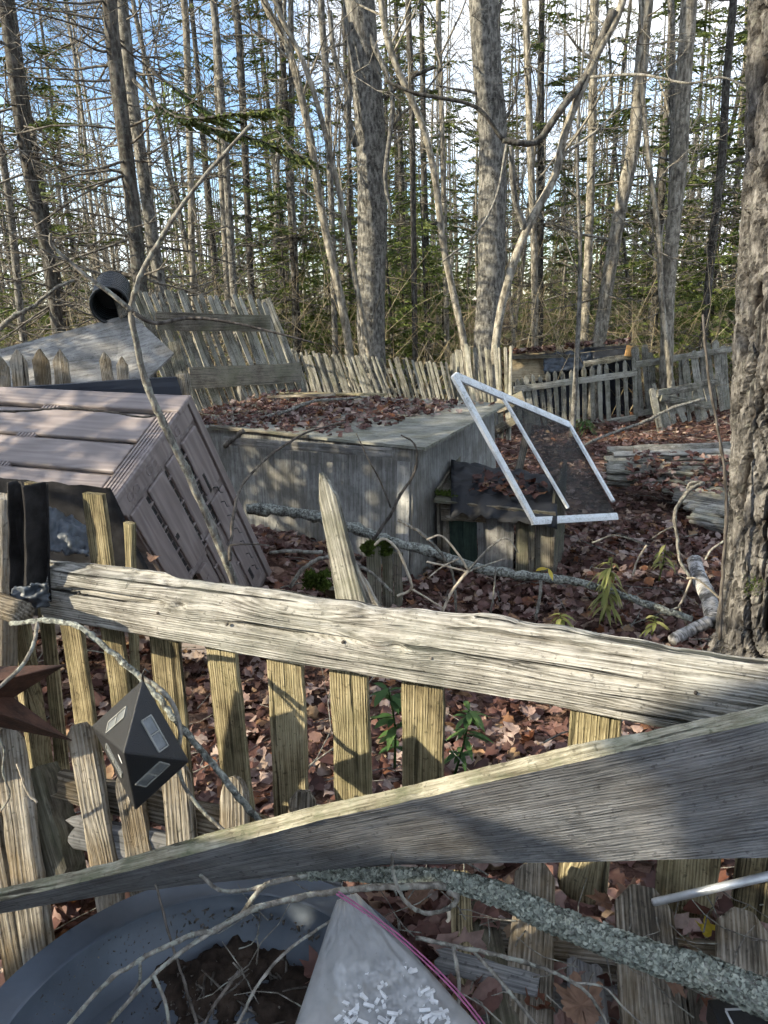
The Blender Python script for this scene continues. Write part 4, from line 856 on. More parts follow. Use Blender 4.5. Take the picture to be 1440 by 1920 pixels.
# ------------------------------------------------------------------ fences behind
def px_fence(name, label, n, top, bot, Yl, Yr, wpx, mat, th=.015, seed=0, tip='dog', jit=3., rails=(), rmat=None, group=None, skip=()):
    """pickets between two lines drawn across the view; every point gets its distance from Yl..Yr"""
    rg = random.Random(seed); b0 = P(*bot[0], Yl); root = T(name, (b0.x, b0.y, gz(b0.x, b0.y)), label, 'fence', group)
    def at(pl, t):
        s = t*(len(pl)-1); i = min(len(pl)-2, int(s)); f = s-i; return (lerp(pl[i][0], pl[i+1][0], f), lerp(pl[i][1], pl[i+1][1], f))
    nr = (P(*bot[-1], Yr)-b0).cross(dn); nr = nr if nr.y < 0 else -nr
    for i in range(n):
        if i in skip: continue
        t = i/(n-1); Y = lerp(Yl, Yr, t); tx, ty = at(top, t); bx, by = at(bot, t); tx += rg.gauss(0, jit); ty += rg.gauss(0, jit); bx += rg.gauss(0, jit*.5)
        a = P(bx, by, Y); b = P(tx, ty, Y+rg.gauss(0, .015)); 
        plank('picket', a, b, WPX(wpx, Y)*rg.uniform(.85, 1.12), th, nr+Vector((rg.gauss(0, .12), 0, 0)), mat, root, seed*50+i, nx=4, nw=2, tip=tip, rough=.008, smooth=False)
    for k, (p, q, h, off) in enumerate(rails):
        t0 = (p[0]-bot[0][0])/(bot[-1][0]-bot[0][0]); t1 = (q[0]-bot[0][0])/(bot[-1][0]-bot[0][0]); Y0, Y1 = lerp(Yl, Yr, t0), lerp(Yl, Yr, t1); nn = nr.normalized()
        plank('rail', P(*p, Y0)+nn*off, P(*q, Y1)+nn*off, WPX(h, (Y0+Y1)/2), .03, nr, rmat or mat, root, seed+k+900, nx=8, rough=.008)
    return root
# tilted panel above the coop
pan = px_fence('leaning_fence', 'tall picket panel tipped sideways behind the coop and bin', 24, [(236, 545), (330, 548), (430, 556), (500, 562)], [(330, 760), (420, 790), (520, 790), (575, 780)], 6.2, 7.0, 9, M['far'], seed=1, tip='dog', jit=4,
         rails=(((290, 602), (502, 607), 30, .03), ((352, 710), (560, 698), 36, .03)), rmat=M['fardark'])
plank('end_post', P(578, 760, 6.98), P(498, 560, 7.0), .075, .05, (0, -1, 0), M['far'], pan, 77, nx=8, rough=.01); 
plank('end_post', P(355, 760, 6.1), P(325, 640, 6.15), .10, .03, (0, -1, 0), M['far'], pan, 78, nx=8, rough=.01)
px_fence('picket_fence', 'low picket fence leaning left behind the coop roof', 46, [(540, 655), (610, 664), (700, 668), (834, 678)], [(574, 780), (650, 785), (742, 785), (856, 785)], 7.9, 7.6, 5.0, M['far'], seed=2, tip='dog', jit=3,
         rails=(((560, 730), (850, 735), 9, -.02), ((545, 690), (840, 700), 9, -.02)))
px_fence('picket_fence', 'taller close set picket fence between thick trunk and white frame', 17, [(846, 662), (880, 648), (955, 650)], [(850, 790), (900, 815), (958, 825)], 7.7, 7.3, 6., M['far'], seed=3, tip='dog', jit=3.5,
         rails=(((905, 775), (985, 742), 20, .03), ((920, 812), (972, 785), 14, .03)), rmat=M['fardark'])
px_fence('picket_fence', 'grey picket fence standing in front of the dark shed', 18, [(958, 712), (1000, 700), (1060, 694), (1120, 682), (1186, 672)], [(966, 800), (1030, 806), (1100, 800), (1192, 786)], 9.7, 9.9, 9, M['far'], seed=4, tip='point', jit=1.5,
         rails=(((962, 730), (1192, 699), 11, .03), ((1090, 797), (1190, 783), 10, .03)))
px_fence('picket_fence', 'broken picket fence with a sagging rail right of the dark shed', 12, [(1196, 655), (1245, 664), (1300, 655), (1356, 645)], [(1200, 780), (1260, 775), (1320, 770), (1362, 768)], 10.0, 10.2, 13, M['far'], seed=5, tip='dog', jit=5,
         rails=(((1188, 684), (1368, 654), 11, .03), ((1190, 776), (1250, 765), 9, .03)))
fp = px_fence('fallen_gate', 'small fallen picket gate sprawled before the broken far fence', 9, [(1222, 727), (1260, 742), (1300, 733), (1344, 700)], [(1246, 806), (1275, 790), (1310, 790), (1352, 770)], 9.2, 9.6, 12, M['far'], seed=6, tip='dog', jit=5,
         rails=(((1228, 738), (1340, 716), 13, .04), ((1232, 745), (1330, 760), 12, .06)))
plank('loose_picket', P(1238, 808, 9.0), P(1222, 728, 9.0), .075, .02, (0, -1, .2), M['far'], None, 5, 'pale loose picket propped upright before the fallen gate', 'picket', nx=6, tip='dog', rough=.008)
# shed behind the grey fence
sh_ = T('dark_shed', P(1080, 790, 10.5), 'low tarp covered shed behind the grey picket fence', 'shed')
quad_sheet('plywood_sheet', P(955, 716, 10.3), P(1026, 712, 10.3), P(1022, 660, 10.5), P(956, 668, 10.5), .02, M['tanply'], sh_, seed=3)
quad_sheet('shed_wall', P(960, 800, 10.45), P(1185, 790, 10.5), P(1185, 668, 10.5), P(960, 690, 10.5), .03, M['navy'], sh_, seed=4)
quad_sheet('shed_roof', P(955, 668, 10.3), P(1186, 662, 10.35), P(1175, 640, 11.6), P(975, 652, 11.6), .04, M['fardark'], sh_, seed=5)
def cloth_px(name, pts, nu, nv, mat, parent, amp=.02, seed=0, fr=4., label=None, cat=None):
    """four picture corners with distances, wrinkled"""
    a, b, c, d = [P(*q) for q in pts]; vs = []; nm = (b-a).cross(d-a).normalized()
    for i in range(nu+1):
        for j in range(nv+1):
            u, v = i/nu, j/nv; p = a*(1-u)*(1-v)+b*u*(1-v)+c*u*v+d*(1-u)*v; f = noise.noise((u*fr+seed, v*fr, seed))+.6*noise.noise((u*fr*2.7, v*fr*2.1, seed+2)); e = (1 if i in (0, nu) or j in (0, nv) else 0)*amp*.6
            vs.append(tuple(p+nm*amp*f+Vector((e*noise.noise((u*9, v*9, seed+5)), 0, e*noise.noise((u*9, v*9, seed+8))))))
    fs = [(i*(nv+1)+j, (i+1)*(nv+1)+j, (i+1)*(nv+1)+j+1, i*(nv+1)+j+1) for i in range(nu) for j in range(nv)]
    me = bpy.data.meshes.new(name); me.from_pydata(vs, [], fs); me.polygons.foreach_set('use_smooth', [True]*len(fs)); o = O(name, me, mat, parent, None, label, cat); md = o.modifiers.new('s', 'SOLIDIFY'); md.thickness = .004; return o
cloth_px('tarp', [(1020, 700, 10.2), (1120, 690, 10.2), (1125, 655, 10.4), (1018, 664, 10.4)], 24, 12, M['bluetarp'], sh_, .06, 2, 5)
cloth_px('tarp', [(1085, 688, 10.15), (1128, 686, 10.15), (1122, 650, 10.4), (1088, 654, 10.4)], 12, 10, M['bluetarp'], sh_, .05, 5, 5)
cloth_px('tarp', [(1112, 672, 10.12), (1184, 664, 10.12), (1184, 646, 10.3), (1110, 652, 10.3)], 12, 6, M['blackp'], sh_, .02, 7)
plank('beam', P(1095, 682, 10.1), P(1188, 668, 10.1), .075, .05, (0, -1, 0), M['far'], sh_, 5, nx=8, rough=.01); plank('end_block', P(1178, 668, 10.05), P(1182, 648, 10.05), .09, .05, (0, -1, 0), M['orange'], sh_, 6, nx=3)
for k, (x0, y0, x1, y1) in enumerate(((955, 667, 1040, 658), (1060, 655, 1180, 645))):
    pts = []; rg = np.random.default_rng(30+k)
    for _ in range(150): t = rg.random(); p = P(lerp(x0, x1, t), lerp(y0, y1, t), rg.uniform(10.3, 11)); pts.append((p.x, p.y, p.z+.03+rg.uniform(0, .04)))
    O('shed_leaves', leaf_mesh('shed_leaves', np.array(pts), rg.uniform(.06, .1, 150), .4, 3), M['leaf'], label=('brown leaves on the plywood end of the shed', 'brown leaves on the tarp end of the shed')[k], kind='stuff')

# ------------------------------------------------------------------ left: plywood sheet, pipe, pickets, black board
ps = quad_sheet('plywood_sheet', P(-60, 792, 4.5), P(230, 735, 4.75), P(236, 592, 5.25), P(-60, 688, 5.0), .014, M['plygrey'], None, n=10, seed=9, label='big silvery plywood sheet leaning behind the picket tips', cat='plywood sheet')
me2 = bpy.data.meshes.new('plywood_sheet'); a, b, c, d = P(-80, 800, 4.45), P(240, 745, 4.75), P(326, 662, 4.95), P(246, 588, 5.2); e = P(-80, 676, 5.0)
nm = (b-a).cross(e-a).normalized(); nm = nm if nm.y < 0 else -nm; vs_ = [a, b, c, d, e]; vs_ = vs_+[v-nm*.015 for v in vs_]
m_ = frame(a, b, nm); mi = m_.inverted(); me2.from_pydata([tuple(mi @ v) for v in vs_], [], [(0, 1, 2, 3, 4), (9, 8, 7, 6, 5)]+[((i+1) % 5, i, i+5, (i+1) % 5+5) for i in range(5)]); me2.update()
ps.data = me2; me2.materials.append(M['plygrey']); ps.matrix_basis = m_
lf = T('picket_fence', P(60, 780, 4.2), 'weathered rounded picket tips in front of the plywood sheet', 'fence')
for k, (x, y, xb) in enumerate(((0, 668, 12), (32, 655, 48), (75, 654, 88), (112, 655, 126), (195, 660, 216), (228, 668, 240))):
    plank('picket', P(xb, 800, 4.1), P(x, y, 4.1), .082 if k < 4 else .062, .018, (0, -1, .1), M['fallen'], lf, 40+k, nx=10, nw=6, tip='point', rough=.006)
plank('rail', P(-40, 790, 4.12), P(260, 770, 4.12), .07, .03, (0, -1, 0), M['fallen'], lf, 48, nx=6)
quad_sheet('black_board', P(-60, 770, 3.3), P(352, 775, 3.6), P(331, 707, 3.6), P(-60, 732, 3.3), .025, M['navy'], None, seed=2, label='smooth black board behind the top of the brown bin', cat='board')
plank('wood_stub', P(352, 770, 3.62), P(343, 700, 3.62), .05, .03, (0, -1, 0), M['fallen'], None, 55, 'short grey wooden stub at the end of the black board', 'board', rough=.008, nx=6, tip='broken')
def pipe():
    c = P(206, 572, 5.15); ax = Vector((-.25, 1, .28)).normalized(); u = ax.cross(dn).normalized(); v = u.cross(ax)
    t = T('drain_pipe', c-dn*.14, 'short black corrugated pipe lying on top of the plywood sheet', 'pipe'); R0 = WPX(31, 5.15)
    prof = [(0, R0), (-.006, R0*1.03), (.03, R0*1.05)]; k = .03
    for i in range(9): prof += [(k+.012, R0*1.05), (k+.02, R0*.97), (k+.034, R0*.97), (k+.042, R0*1.05)]; k += .045
    prof = prof + [(q[0], q[1]-.008) for q in prof[::-1]]; n = 40; vs = []; fs = []
    for (h, r) in prof:
        for j in range(n): a = 2*math.pi*j/n; vs.append(tuple(c+ax*h+u*(math.cos(a)*r)+v*(math.sin(a)*r)))
    m = len(prof)
    for i in range(m):
        for j in range(n): i2 = (i+1) % m; fs.append((i*n+j, i*n+(j+1) % n, i2*n+(j+1) % n, i2*n+j))
    me = bpy.data.meshes.new('tube_wall'); me.from_pydata(vs, [], fs); me.polygons.foreach_set('use_smooth', [True]*len(fs)); O('tube_wall', me, M['pipe'], t)
    mb = MB(); mb.add([c+ax*.30]+[c+ax*.30+u*(math.cos(a)*R0)+v*(math.sin(a)*R0) for a in np.linspace(0, 2*math.pi, 32, endpoint=False)], [(0, 1+j, 1+(j+1) % 32) for j in range(32)]); O('end_cap', mb.mesh('end_cap', False), M['pipe'], t)
    mb = MB(); mb.tube([tuple(c-ax*.004+u*(math.cos(a)*R0*1.02)+v*(math.sin(a)*R0*1.02)) for a in np.linspace(0, 2*math.pi, 41)], .010, 6, False); O('rim', mb.mesh('rim'), M['pipe'], t)
    plank('loose_picket', P(232, 592, 5.1), P(216, 545, 5.5), .06, .015, (0, -1, .3), M['fallen'], None, 61, 'grey picket poking into the black pipe', 'picket', nx=6)
pipe()

# ------------------------------------------------------------------ heap of old boards on the right
rg = random.Random(8)
bp = [(1136, 845, 1420, 834, 6.9), (1136, 860, 1420, 856, 6.78), (1138, 876, 1420, 884, 6.66), (1140, 890, 1420, 908, 6.54), (1145, 902, 1430, 930, 6.42), (1250, 916, 1430, 942, 6.28), (1262, 932, 1430, 958, 6.12), (1286, 948, 1430, 976, 5.96), (1296, 966, 1430, 996, 5.8), (1150, 852, 1410, 846, 6.84), (1137, 884, 1300, 890, 6.55), (1300, 958, 1420, 978, 5.88), (1322, 984, 1440, 1014, 5.66)]
bl_ = ['topmost board at the back of the board heap', 'second board from the back of the board heap', 'third board from the back of the board heap', 'long split board along the front edge of the heap', 'bleached board slipping off the front of the heap', 'short board lying under the bleached front one', 'board at the heap end nearest the furrowed trunk', 'lower board of the heap beside the furrowed trunk', 'mossy board low in the heap near the furrowed trunk', 'thin strip wedged between the rearmost heap boards', 'short strip on the open end of the board heap', 'thin lath near the foot of the board heap', 'lowest mossy board at the foot of the heap']
bp += [(1140, 868, 1420, 872, 0), (1138, 896, 1380, 912, 0), (1200, 908, 1430, 934, 0), (1270, 926, 1430, 950, 0), (1280, 942, 1440, 966, 0), (1300, 974, 1440, 1004, 0)]
bl_ += ['narrow pole on the middle of the board heap', 'narrow pole at the open front corner of the heap', 'narrow pole across the front of the heap', 'upper narrow pole by the furrowed trunk in the heap', 'middle narrow pole by the furrowed trunk in the heap', 'low narrow pole by the furrowed trunk in the heap']
for k, (x0, y0, x1, y1, Y) in enumerate(bp):
    zz = float(np.interp(y0, [840, 905, 990], [.34, .17, .07]))+rg.uniform(-.025, .02); a = G(x0+rg.uniform(-4, 4), y0, zz); b = G(x1, y1, zz+rg.uniform(-.02, .02))
    plank('old_board', a, b, rg.uniform(.05, .095) if k < 9 else rg.uniform(.03, .05), .03, Vector((0, -.75, 1)), M['far'] if k % 3 else M['rail'], None, 70+k, 'weathered grey '+bl_[k], 'board', 'boards heaped beside the furrowed trunk', nx=14, nw=6, rough=.012, groove=.008, tail='broken')
pts = []; rn = np.random.default_rng(18)
for _ in range(330):
    t = rn.uniform(.1, 1); y = rn.uniform(842, 915)+t*12; p = G(lerp(1150, 1430, t), y, float(np.interp(y, [840, 905, 990], [.36, .19, .09]))+rn.uniform(.0, .03)); pts.append(tuple(p))
O('heap_leaves', leaf_mesh('heap_leaves', np.array(pts), rn.uniform(.04, .075, len(pts)), .35, 13), M['leaf'], label='brown leaves lying over the heap of boards', kind='stuff')
# birch log
def log(name, label, pts, w0, w1, mat, cat='log', sides=14, jit=.03, seed=0, n=6, group=None):
    p3 = [Vector(P(*q)) for q in pts]; s = spline(p3, n); root = s[0].copy(); Ym = pts[0][2]; rad = np.linspace(WPX(w0, Ym)/2, WPX(w1, Ym)/2, len(s)); rg = np.random.default_rng(seed)
    # local x along the log so that the bark bands run round it
    m = frame(s[0], s[-1], Vector((0, -.3, 1))); mi = m.inverted()
    return O(name, MB().tube([mi @ p for p in s], rad, sides, True, jit, rg).mesh(name), mat, None, m, label, cat, group)
log('birch_log', 'curved white birch log lying at the foot of the furrowed trunk', [(1302, 1052, 3.95), (1312, 1085, 3.75), (1330, 1125, 3.5), (1338, 1165, 3.3)], 27, 28, M['birch'], seed=3)
log('birch_log', 'short white birch piece lying crosswise below the curved log', [(1262, 1200, 3.22), (1295, 1182, 3.28), (1330, 1165, 3.3)], 25, 25, M['birch'], seed=4)

def big_leaf(name, size, seed, rv):
    rng = np.random.default_rng(seed); n = 60; th = np.linspace(0, 2*math.pi, n, endpoint=False); lobes = [(math.pi/2, 1., .34), (.62, .86, .30), (math.pi-.62, .86, .30), (-.35, .55, .3), (math.pi+.35, .55, .3)]
    r = np.full(n, .36)
    for c, h, w_ in lobes: d = np.abs((th-c+math.pi) % (2*math.pi)-math.pi); r = np.maximum(r, .36+(h*.58-.36+.05)*np.clip(1-d/w_, 0, 1)**.8)
    r *= 1+.07*np.sin(th*19+seed)+rng.normal(0, .03, n); k1, k2, k3 = rng.uniform(.2, .9), rng.uniform(-.5, .5), rng.uniform(-.5, .5); V = []
    for q in (.34, .68, 1.): V.append(np.stack([np.cos(th)*r*q, np.sin(th)*r*q, k1*(np.cos(th)*r*q)**2+k2*(np.sin(th)*r*q)**2+k3*np.sin(th*2)*(r*q)**2+.05*q*np.sin(th*5+seed)*r+rng.normal(0, .012, n)], 1))
    V = np.vstack([np.zeros((1, 3))]+V)*size; f = [(0, 1+j, 1+(j+1) % n) for j in range(n)]
    for q in (0, 1): f += [(1+q*n+j, 1+(q+1)*n+j, 1+(q+1)*n+(j+1) % n, 1+q*n+(j+1) % n) for j in range(n)]
    mb = MB(); mb.add(V.tolist(), f, rv); mb.tube(np.array([(0, -.1, 0), (0, -.45, .02), (.05, -.8, .06)])*size, [.012*size]*3, 4); mb.a += [rv]*12; return mb.mesh(name)
# ------------------------------------------------------------------ the picket fence in front
fL = P(90, 1102, 1.74); fR = P(1440, 1318, 1.12); fdir = (fR-fL); fdir.z = 0; fdir.normalize(); fnm = Vector((fdir.y, -fdir.x, 0)); fnm = fnm if fnm.y < 0 else -fnm
def FP(px, py, off=0.):
    d = Vector(ray(px, py)); c = Vector(CAM); t = ((fL+fnm*off)-c).dot(fnm)/d.dot(fnm); return c+d*t
front = T('picket_fence', (fL+fR)*.5-dn*.7, 'weathered front picket fence with one thick splintered top rail', 'fence')
def rail_prof(x, y, z):
    # worn, rounded upper edge and splits along the grain
    t = (y+.07)/.14
    if z > 0:
        z -= .022*max(0, (t-.62)/.38)**1.5
        s = max(0, noise.noise((x*2.2, y*55, 4.))-.18)*max(0, min(1, (t-.3)*2.2)); z -= min(.022, .10*s)
        s2 = max(0, noise.noise((x*5.2+9, y*120, 8.))-.05); z -= .0065*s2
        for kx, ky, kr in ((.93, .005, .05), (.42, .022, .035), (1.62, .03, .03)):
            r = math.hypot((x-kx)*.7, (y-ky)*1.5); z += .006*math.exp(-(r/kr)**2)-.012*math.exp(-(r/(kr*.3))**2)
    if t > .9: y -= .012*noise.noise((x*3, 1, 2))+.006*noise.noise((x*14, 1, 5))
    if t < .1: y += .006*noise.noise((x*2.2, 7, 2))
    return y, z
rl = plank('rail', FP(86, 1104, .0), FP(1530, 1333, .0)+fdir*.85, .142, .05, fnm, M['rail'], front, 5, nx=430, nw=30, rnd=.12, prof=rail_prof, rough=.003, groove=.002)
rg = random.Random(3)
FPK = [((112, 1640), (26, 1120), 58, None), ((222, 1740), (122, 1090), 54, None), ((262, 1560), (176, 925), 50, None), ((352, 1640), (300, 1110), 66, None), ((455, 1570), (405, 1120), 68, None), ((550, 1560), (530, 1140), 78, None),
       ((664, 1540), (652, 1150), 80, None), ((792, 1520), (795, 1170), 90, None), ((1090, 1688), (1124, 1270), 108, 'round'), ((1280, 1712), (1320, 1300), 126, 'round'), ((1420, 1722), (1475, 1330), 118, 'round'), ((262, 1500), (243, 980), 17, None), ((130, 1560), (60, 905), 30, None)]
for k, (b, t, wpx, tail) in enumerate(FPK):
    off = -.038 - (.02 if k > 10 else 0); a = FP(*b, off); c = FP(*t, off); plank('picket', a, c, WPX(wpx, (a.y+c.y)/2)*.98, .018, fnm+Vector((rg.gauss(0, .05), 0, rg.gauss(0, .03))), M['picket'], front, 20+k, nx=26, nw=9, rough=.004, groove=.0016, tail=tail, tip=None, rnd=.12)
FPX = FP(1420, 1722, -.038)
for k in range(6):
    a = FPX+fdir*(.135*(k+1)); plank('picket', a, a+Vector((.01, 0, .72+.05*math.sin(k*2.1))), .083, .018, fnm, M['picket'], front, 140+k, nx=16, nw=6, rough=.004, groove=.0016, tail='round', tip='dog')
a = FP(676, 1190, -.05); c = FP(603, 886, -.10); plank('broken_picket', a, c, .074, .02, fnm, M['far'], front, 41, nx=24, nw=8, rough=.005, groove=.002, tip='point', taper=.45)
a = FP(700, 1150, -.07); c = FP(655, 1050, -.08); plank('broken_picket', a, c, .05, .018, fnm, M['fallen'], front, 42, nx=10, nw=6, rough=.006, tip='broken', taper=.5)

for k, (b, t, wpx, tail) in enumerate(FPK[:11]):
    f = .62 if k < 8 else .28
    for q in ((-.012,), (.015,), ())[k % 3]:
        py = lerp(t[1], b[1], 0); xx = t[0]+(b[0]-t[0])*.12; p = FP(xx+q*900, lerp(1102, 1318, (xx-90)/1350)+rg.uniform(-12, 22), .0265); mb = MB(); mb.tube([p-fnm*.004, p+fnm*.0012], [.0032, .0030], 10); O('nail', mb.mesh('nail'), M['twigdark'], front)
# ------------------------------------------------------------------ fallen picket panel between fence and near board
def stake(name, parent, t, b, wpx, Yt, Yb, mat, seed, th=.026, tip='round', **kw):
    a = P(*b, Yb); c = P(*t, Yt); X = c-a; n_ = Vector((0, -1, .55)); return plank(name, a, c, WPX(wpx, (Yt+Yb)/2), th, n_, mat, parent, seed, nx=22, nw=8, tip=tip, rough=.005, groove=.002, rnd=.3, **kw)
fp1 = T('fallen_fence', P(200, 1700, 1.2)-dn*.1, 'fallen picket panel with rounded stakes leaning on the front fence', 'fence panel')
for k, (t, b, wpx, yt, yb) in enumerate((((14, 1362), (78, 1840), 70, 1.43, 1.25), ((150, 1356), (228, 1800), 60, 1.42, 1.25), ((236, 1440), (292, 1760), 64, 1.40, 1.25), ((330, 1425), (356, 1760), 66, 1.39, 1.25), ((438, 1455), (446, 1720), 62, 1.37, 1.25), ((570, 1482), (560, 1720), 58, 1.35, 1.25), ((-22, 1520), (38, 1860), 52, 1.40, 1.24))):
    stake('picket', fp1, t, b, wpx, yt, yb, M['fallen'], 60+k, tip='dog' if k in (1, 5) else 'round')
plank('rail', P(112, 1468, 1.42), P(640, 1596, 1.33), .062, .03, (0, -1, .4), M['fallen'], fp1, 71, nx=16, nw=6, rough=.008, tail='broken'); plank('rail', P(140, 1556, 1.36), P(640, 1668, 1.27), .062, .03, (0, -1, .4), M['greyboard'], fp1, 72, nx=16, nw=6, rough=.008, tail='broken')
plank('rail', P(-40, 1518, 1.44), P(112, 1590, 1.40), .06, .05, (0, -1, .4), M['fallen'], fp1, 73, nx=10, nw=6, rough=.008, tip='broken')
plank('rotten_block', P(62, 1445, 1.47), P(118, 1640, 1.36), .085, .08, (-.4, -1, .4), M['fardark'], None, 74, 'dark rotten block of wood wedged among the fallen stakes', 'wood block', nx=10, nw=5, rough=.014, tip='broken')
fp2 = T('fallen_fence', P(1150, 1850, 1.0)-dn*.08, 'flattened picket panel lying under the lichen covered branch', 'fence panel')
for k, (t, b, wpx, zt, zb, tip) in enumerate((((862, 1640), (872, 1990), 44, .50, .46, None), ((1004, 1622), (985, 2000), 92, .53, .45, 'dog'), ((1203, 1668), (1232, 2010), 128, .53, .47, 'dog'), ((1392, 1712), (1408, 2010), 112, .52, .46, 'dog'))):
    a = G(*b, zb); c = G(*t, zt); plank('picket', a, c, WPX(wpx, (a.y+c.y)/2)*1.1, .024, (0, -.45, 1), M['fallen'] if k else M['picket'], fp2, 80+k, nx=24, nw=9, rough=.005, groove=.002, tip=tip, rnd=.2)
plank('rail', G(850, 1758, .46), G(1500, 1838, .46), .085, .024, (0, -.5, 1), M['fallen'], fp2, 86, nx=16, nw=6, rough=.007); plank('rail', G(840, 1880, .42), G(1500, 1925, .42), .08, .024, (0, -.5, 1), M['greyboard'], fp2, 87, nx=16, nw=6, rough=.007)

# ------------------------------------------------------------------ warped board across the foreground
def warped():
    X = [-90, 0, 200, 400, 600, 720, 900, 1080, 1200, 1440, 1900]; BK = [1690, 1666, 1619, 1560, 1509, 1484, 1440, 1396, 1374, 1322, 1226]; WH = [1714, 1690, 1643, 1591, 1537, 1511, 1470, 1426, 1400, 1350, 1254]; BT = [1732, 1713, 1678, 1655, 1638, 1622, 1619, 1617, 1613, 1608, 1598]
    def far(f, px, py, W):
        c = np.array(CAM); d = ray(px, py); d = d/np.linalg.norm(d); q = np.array(f)-c; t0 = q@d; h2 = q@q-t0*t0; t = t0+math.sqrt(max(0, W*W-h2)); return Vector(c+d*t)
    n = 180; xs = np.linspace(X[0], X[-1], n+1); vs = []; rows = None; nf = 14
    for x in xs:
        s = min(1.2, (x-X[0])/1650.); bk, wh, bt = (float(np.interp(x, X, a)) for a in (BK, WH, BT)); j = 5*noise.noise((x*.012, 3, 1)); bk += 1.6*noise.noise((x*.03, 5, 1))+1.2*noise.noise((x*.11, 2, 1)); wh += 1.2*noise.noise((x*.05, 9, 1))
        f = P(x, wh, lerp(1.08, .98, sm(0, 1, min(1, s)))); W = float(np.interp(s, [0, .1, .5, .9, 1.2], [.10, .12, .20, .262, .29])); b = far(f, x, bt, W); k = far(f, x, bk, .026)
        fd = (b-f); nrm = fd.cross(Vector((1, 0, 0))); nrm = nrm if nrm.y < 0 else -nrm; nrm.normalize(); row = []
        row.append(k+(b-f)*1.0-(k-f)*0)                                # back bottom
        for q in range(3): row.append(k.lerp(f, q/2*.82)+Vector((0, 0, .0015*noise.noise((x*.05, q*3, 2)))))
        for q in range(nf+1):
            t = q/nf; p = f.lerp(b, .012+t*.988); g_ = .0016*noise.noise((x*.006, t*26, 5))+.0012*noise.noise((x*.015, t*60, 3)); r = math.hypot((x-1085)/70, (t-.40)/.10); g_ -= .003*math.exp(-r*r); row.append(p+nrm*g_)
        vs += row; rows = len(row)
    m = frame(P(-90, 1714, 1.08), P(1560, 1326, .98), Vector((0, -1, 0))); mi = m.inverted(); fs = []; mats = []
    for i in range(n):
        for j in range(rows):
            j2 = (j+1) % rows; fs.append((i*rows+j, i*rows+j2, (i+1)*rows+j2, (i+1)*rows+j)); mats.append(1 if j in (0, 1, 2, 3) else 0)
    fs.append(tuple(range(rows))[::-1]); fs.append(tuple(n*rows+j for j in range(rows))); mats += [1, 1]
    me = bpy.data.meshes.new('warped_board'); me.from_pydata([tuple(mi @ Vector(v)) for v in vs], [], fs); me.materials.append(M['greyboard']); me.materials.append(M['edge']); me.polygons.foreach_set('material_index', mats)
    me.polygons.foreach_set('use_smooth', [True]*len(fs)); me.set_sharp_from_angle(angle=math.radians(35)); me.update()
    O('warped_board', me, None, None, m, 'long warped grey board twisting across the foreground', 'board')
warped()

# ------------------------------------------------------------------ twigs and branches
def twig(name, label, pts, w0, w1, mat, seed=0, sides=7, n=6, jit=.10, wob=.15, forks=(), cat='twig', knots=True, group=None):
    rg = np.random.default_rng(seed); p3 = [P(*q) for q in pts]; s = spline(p3, n); Ym = pts[0][2]; Ye = pts[-1][2]; N = len(s)
    r = np.linspace(WPX(w0, Ym)/2, WPX(w1, Ye)/2, N); s = [v+Vector(rg.normal(0, 1, 3))*float(r[i])*wob for i, v in enumerate(s)]; rr = r*(1+(.22*(rg.random(N) < .16) if knots else 0))
    root = T(name, s[0], label, cat, group) if forks else None; me = MB().tube(s, rr, sides, True, jit, rg).mesh('stem' if forks else name)
    if not forks: return O(name, me, mat, None, None, label, cat, group)
    O('stem', me, mat, root)
    for k, f in enumerate(forks):
        fw0, fw1 = f[1], f[2]; p = spline([P(*q) for q in f[0]], n); rq = np.linspace(WPX(fw0, f[0][0][2])/2, WPX(fw1, f[0][-1][2])/2, len(p)); O('side_shoot', MB().tube(p, rq, sides, True, jit, rg).mesh('side_shoot'), f[3] if len(f) > 3 else mat, root)
    return root
def Z(l, y0, y1=None): y1 = y0 if y1 is None else y1; return [(x, y, lerp(y0, y1, i/max(1, len(l)-1))) for i, (x, y) in enumerate(l)]
TW = M['twig']; TP = M['twigpale']; TD = M['twigdark']
twig('sapling', 'grey forked sapling leaning across the brown bin', Z([(456, 1130), (385, 960), (340, 862), (300, 780), (270, 705), (255, 640), (246, 582), (262, 520), (300, 450), (345, 380), (410, 300), (472, 232)], 2.45, 2.2), 15, 5, M['twig'], 1, 9, cat='sapling', jit=.06, wob=.1,
     forks=((Z([(246, 582), (205, 548), (165, 520), (120, 482), (97, 460), (95, 438)], 2.28, 2.2), 9, 5), (Z([(250, 586), (290, 606), (360, 596), (440, 606), (520, 625), (585, 642)], 2.28, 2.4), 8, 3, TD)))
twig('thin_vine', 'thin dark vine trailing over the top of the bin', Z([(-10, 772), (60, 770), (130, 765), (220, 775), (268, 782), (305, 776)], 2.72, 2.74), 4, 4, TD, 2)
twig('arching_shoot', 'thin dark shoot arching from the bin to the coop roof', Z([(430, 1050), (438, 965), (455, 910), (500, 860), (560, 818), (620, 797), (648, 792)], 2.4, 3.2), 7, 3, TD, 3, forks=((Z([(432, 1022), (470, 1020), (505, 1023)], 2.4), 4, 3),))
twig('forked_shoot', 'thin dark forked shoot in front of the coop corner', Z([(700, 1012), (735, 960), (746, 935), (775, 890), (783, 855), (775, 830), (752, 816)], 3.5), 7, 3, TD, 4, forks=((Z([(733, 952), (712, 900), (690, 860), (668, 812)], 3.5), 4, 2),))
twig('fallen_branch', 'long lichen spotted branch lying before the coop and hutch', Z([(465, 955), (530, 957), (590, 968), (660, 990), (720, 1010), (800, 1032), (900, 1065), (980, 1078), (1080, 1092), (1150, 1110), (1230, 1140), (1300, 1160)], 4.0, 3.3), 21, 13, M['lichen'], 5, 9, cat='branch')
